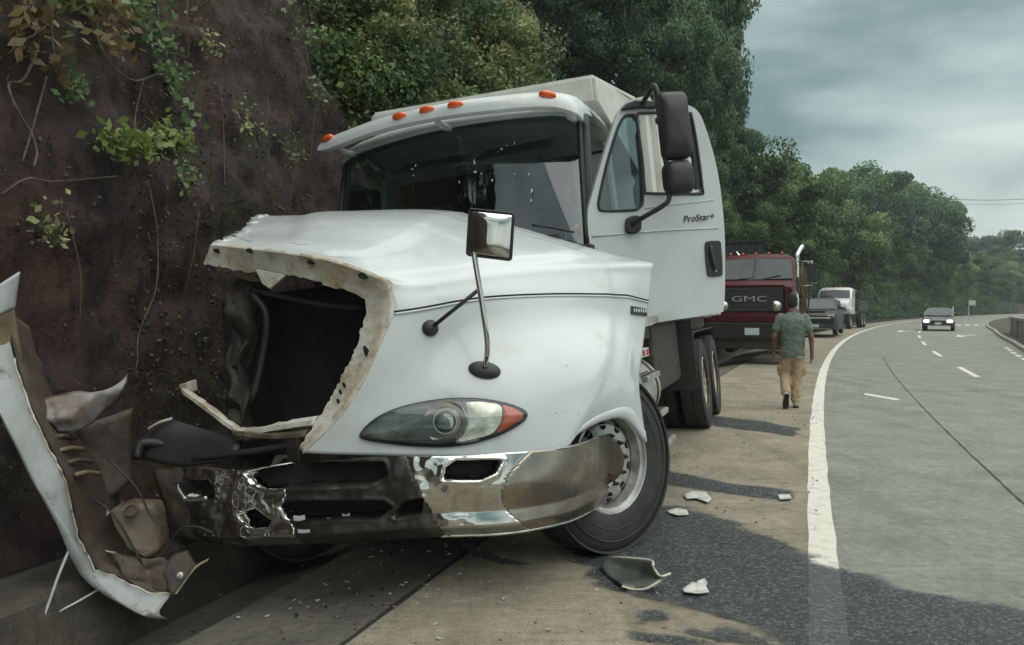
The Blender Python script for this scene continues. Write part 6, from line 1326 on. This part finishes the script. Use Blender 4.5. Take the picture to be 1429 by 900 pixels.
for k, (px, lab) in enumerate((([(300, 120), (306, 200), (300, 260)], 'faint thin root hanging in the middle of the bare bank'), ([(350, 60), (362, 140), (356, 200)], 'thin root below the red earth patch'), ([(90, 300), (100, 380), (92, 450)], 'thin root hanging left of the long root'), ([(420, 60), (430, 150), (424, 240)], 'thin root hanging just left of the cab visor'), ([(270, 300), (262, 350), (250, 420)], 'thin root hanging behind the torn hood edge'))):
    vine(px, 'root', lab, .005)
for k, (px, py, lab) in enumerate(((330, 170, 'small weed tuft in the middle of the bare bank'), (100, 130, 'small weed tuft below the dry orange leaves'), (60, 320, 'small weed tuft at the left edge of the bank'), (395, 210, 'small weed tuft close to the cab visor'), (280, 60, 'small weed tuft beside the red earth patch'), (250, 250, 'small weed tuft right of the long thin root'), (430, 130, 'small weed tuft left of the climbing vine'))):
    vine([(px - 6, py - 14), (px, py), (px + 4, py + 12)], 'weed_tuft', lab, .004, leaves=70, lm='leaf_mid' if k % 2 else 'leaf_olive', spread=.06, size=.045)
# crumbs of earth, stones and leaf litter stuck to the bare face
def litter(name, n, size, m, label, x0, x1, y0, y1):
    cen = []; 
    while len(cen) < n:
        h, nn = bank_hit(random.uniform(x0, x1), random.uniform(y0, y1), .012); cen.append(h)
    cen = np.array(cen); out = np.tile(np.array([.7, -.5, .4]), (n, 1)); lv = np.clip(rng.normal(.4, .25, n), 0, 1)
    me = leaf_mesh(name, cen, out, size, m, lv); o = bpy.data.objects.new(name, me); C.objects.link(o); return tag(o, label, 'litter', kind='stuff')
M['leaf_litter'] = leafmat('leaf_litter', (.022, .016, .015, 1), (.05, .034, .03, 1), (.13, .095, .08, 1), .05)
M['moss'] = leafmat('moss_bits', (.025, .024, .014, 1), (.05, .05, .024, 1), (.1, .1, .045, 1), .1)
litter('leaf_litter', 1500, .022, M['leaf_litter'], 'crumbled earth and dead leaves clinging to the bare bank', -30, 480, -20, 760)
litter('moss', 2500, .026, M['moss'], 'sparse moss and tiny weeds on the bare bank', 180, 500, -20, 560)
g = G()
for k in range(150):
    y = random.uniform(2.9, 5.2); o_ = random.gauss(-2.4, .7); o_ = max(-3.0, min(-.4, o_)); z = float(np.interp(o_, [-3.05, -2.9, -2.1, 0], [-.2, -.145, -.006, .01])) + .006; c = RP(y, o_, z); r = random.uniform(.006, .02)
    g.prism([c + Vector((random.uniform(-r, r), random.uniform(-r, r), random.uniform(0, r * .4))) for _ in range(4)], (0, 0, .004))
tag(g.make('plastic_chips', M['shard'], fix=False), 'tiny broken paint and plastic chips scattered below the bumper', 'debris', kind='stuff')
# grit and leaf crumbs in the gutter and on the shoulder
cen = []
for k in range(2600):
    y = random.uniform(2.2, 16); o = -2.02 - abs(random.gauss(0, .7)) if k % 3 else random.uniform(-2, 0)
    o = max(o, -3.6); z = float(np.interp(o, [-3.6, -3.35, -3.05, -2.9, -2.1, 0], [-.245, -.24, -.195, -.145, -.006, .006])); p = RP(y, o, z + .004); cen.append(p)
me = leaf_mesh('grit', np.array(cen), np.tile(np.array([0, 0, 3.0]), (len(cen), 1)), .022, M['leaf_litter'], np.clip(rng.normal(.5, .3, len(cen)), 0, 1)); o = bpy.data.objects.new('grit', me); C.objects.link(o); tag(o, 'fine grit and leaf crumbs along the gutter', 'grit', kind='stuff')

# ================================================================ labels that single out the plants
ORD = ['leftmost', 'second from left', 'third from left', 'fourth from left', 'fifth from left', 'sixth from left', 'seventh from left', 'eighth from left', 'ninth from left', 'tenth from left', 'eleventh from left', 'twelfth from left', 'thirteenth from left', 'fourteenth from left', 'fifteenth from left', 'sixteenth from left', 'seventeenth from left', 'eighteenth from left']
def pxy(o):
    w = o.location; return CX + FP * w.x / w.y, HY - FP * (w.z + 1.0 * o.scale.z - CH) / w.y
byl = {}
for o in list(C.objects):
    if o.parent is None and o.get('category') in ('tree', 'shrub') and o.get('group'):
        lab = o['label']
        if o['group'] == GS:
            px, py = pxy(o)
            col = 'left of the visor' if px < 545 else 'above the three amber lamps' if px < 645 else 'above the middle of the visor' if px < 745 else 'above the dump bed corner' if px < 860 else 'above the open door'
            row = 'at the top edge' if py < 10 else 'high up' if py < 90 else 'low down'
            lab = ('olive green' if 'olive' in lab else 'leafy green') + ' shrub ' + col + ', ' + row
            o['label'] = lab
        byl.setdefault(lab, []).append(o)
for lab, os_ in byl.items():
    if len(os_) > 1:
        os_.sort(key=lambda o: pxy(o)[0])
        for k, o in enumerate(os_):
            if k < len(ORD) and len(os_) <= len(ORD): o['label'] = lab + ', ' + ORD[k]
            elif len(os_) > len(ORD): o['label'] = lab + (', %s nearest the camera' % ORD[k].split()[0].replace('leftmost', 'first') if k < len(ORD) else ', among the far ones')

# ================================================================ damp air
g = G(); g.box((0, 0, 20), (3040, 3040, 44)); hz = g.make('haze', None)
hm_ = bpy.data.materials.new('damp_air'); hm_.use_nodes = True; n = hm_.node_tree.nodes; n.clear(); o_ = n.new('ShaderNodeOutputMaterial'); v_ = n.new('ShaderNodeVolumePrincipled')
v_.inputs['Color'].default_value = (.8, .9, .92, 1); v_.inputs['Density'].default_value = .0007; hm_.node_tree.links.new(v_.outputs[0], o_.inputs['Volume'])
hz.data.materials.append(hm_); tag(hz, 'thin damp haze over the road', 'haze', kind='stuff')
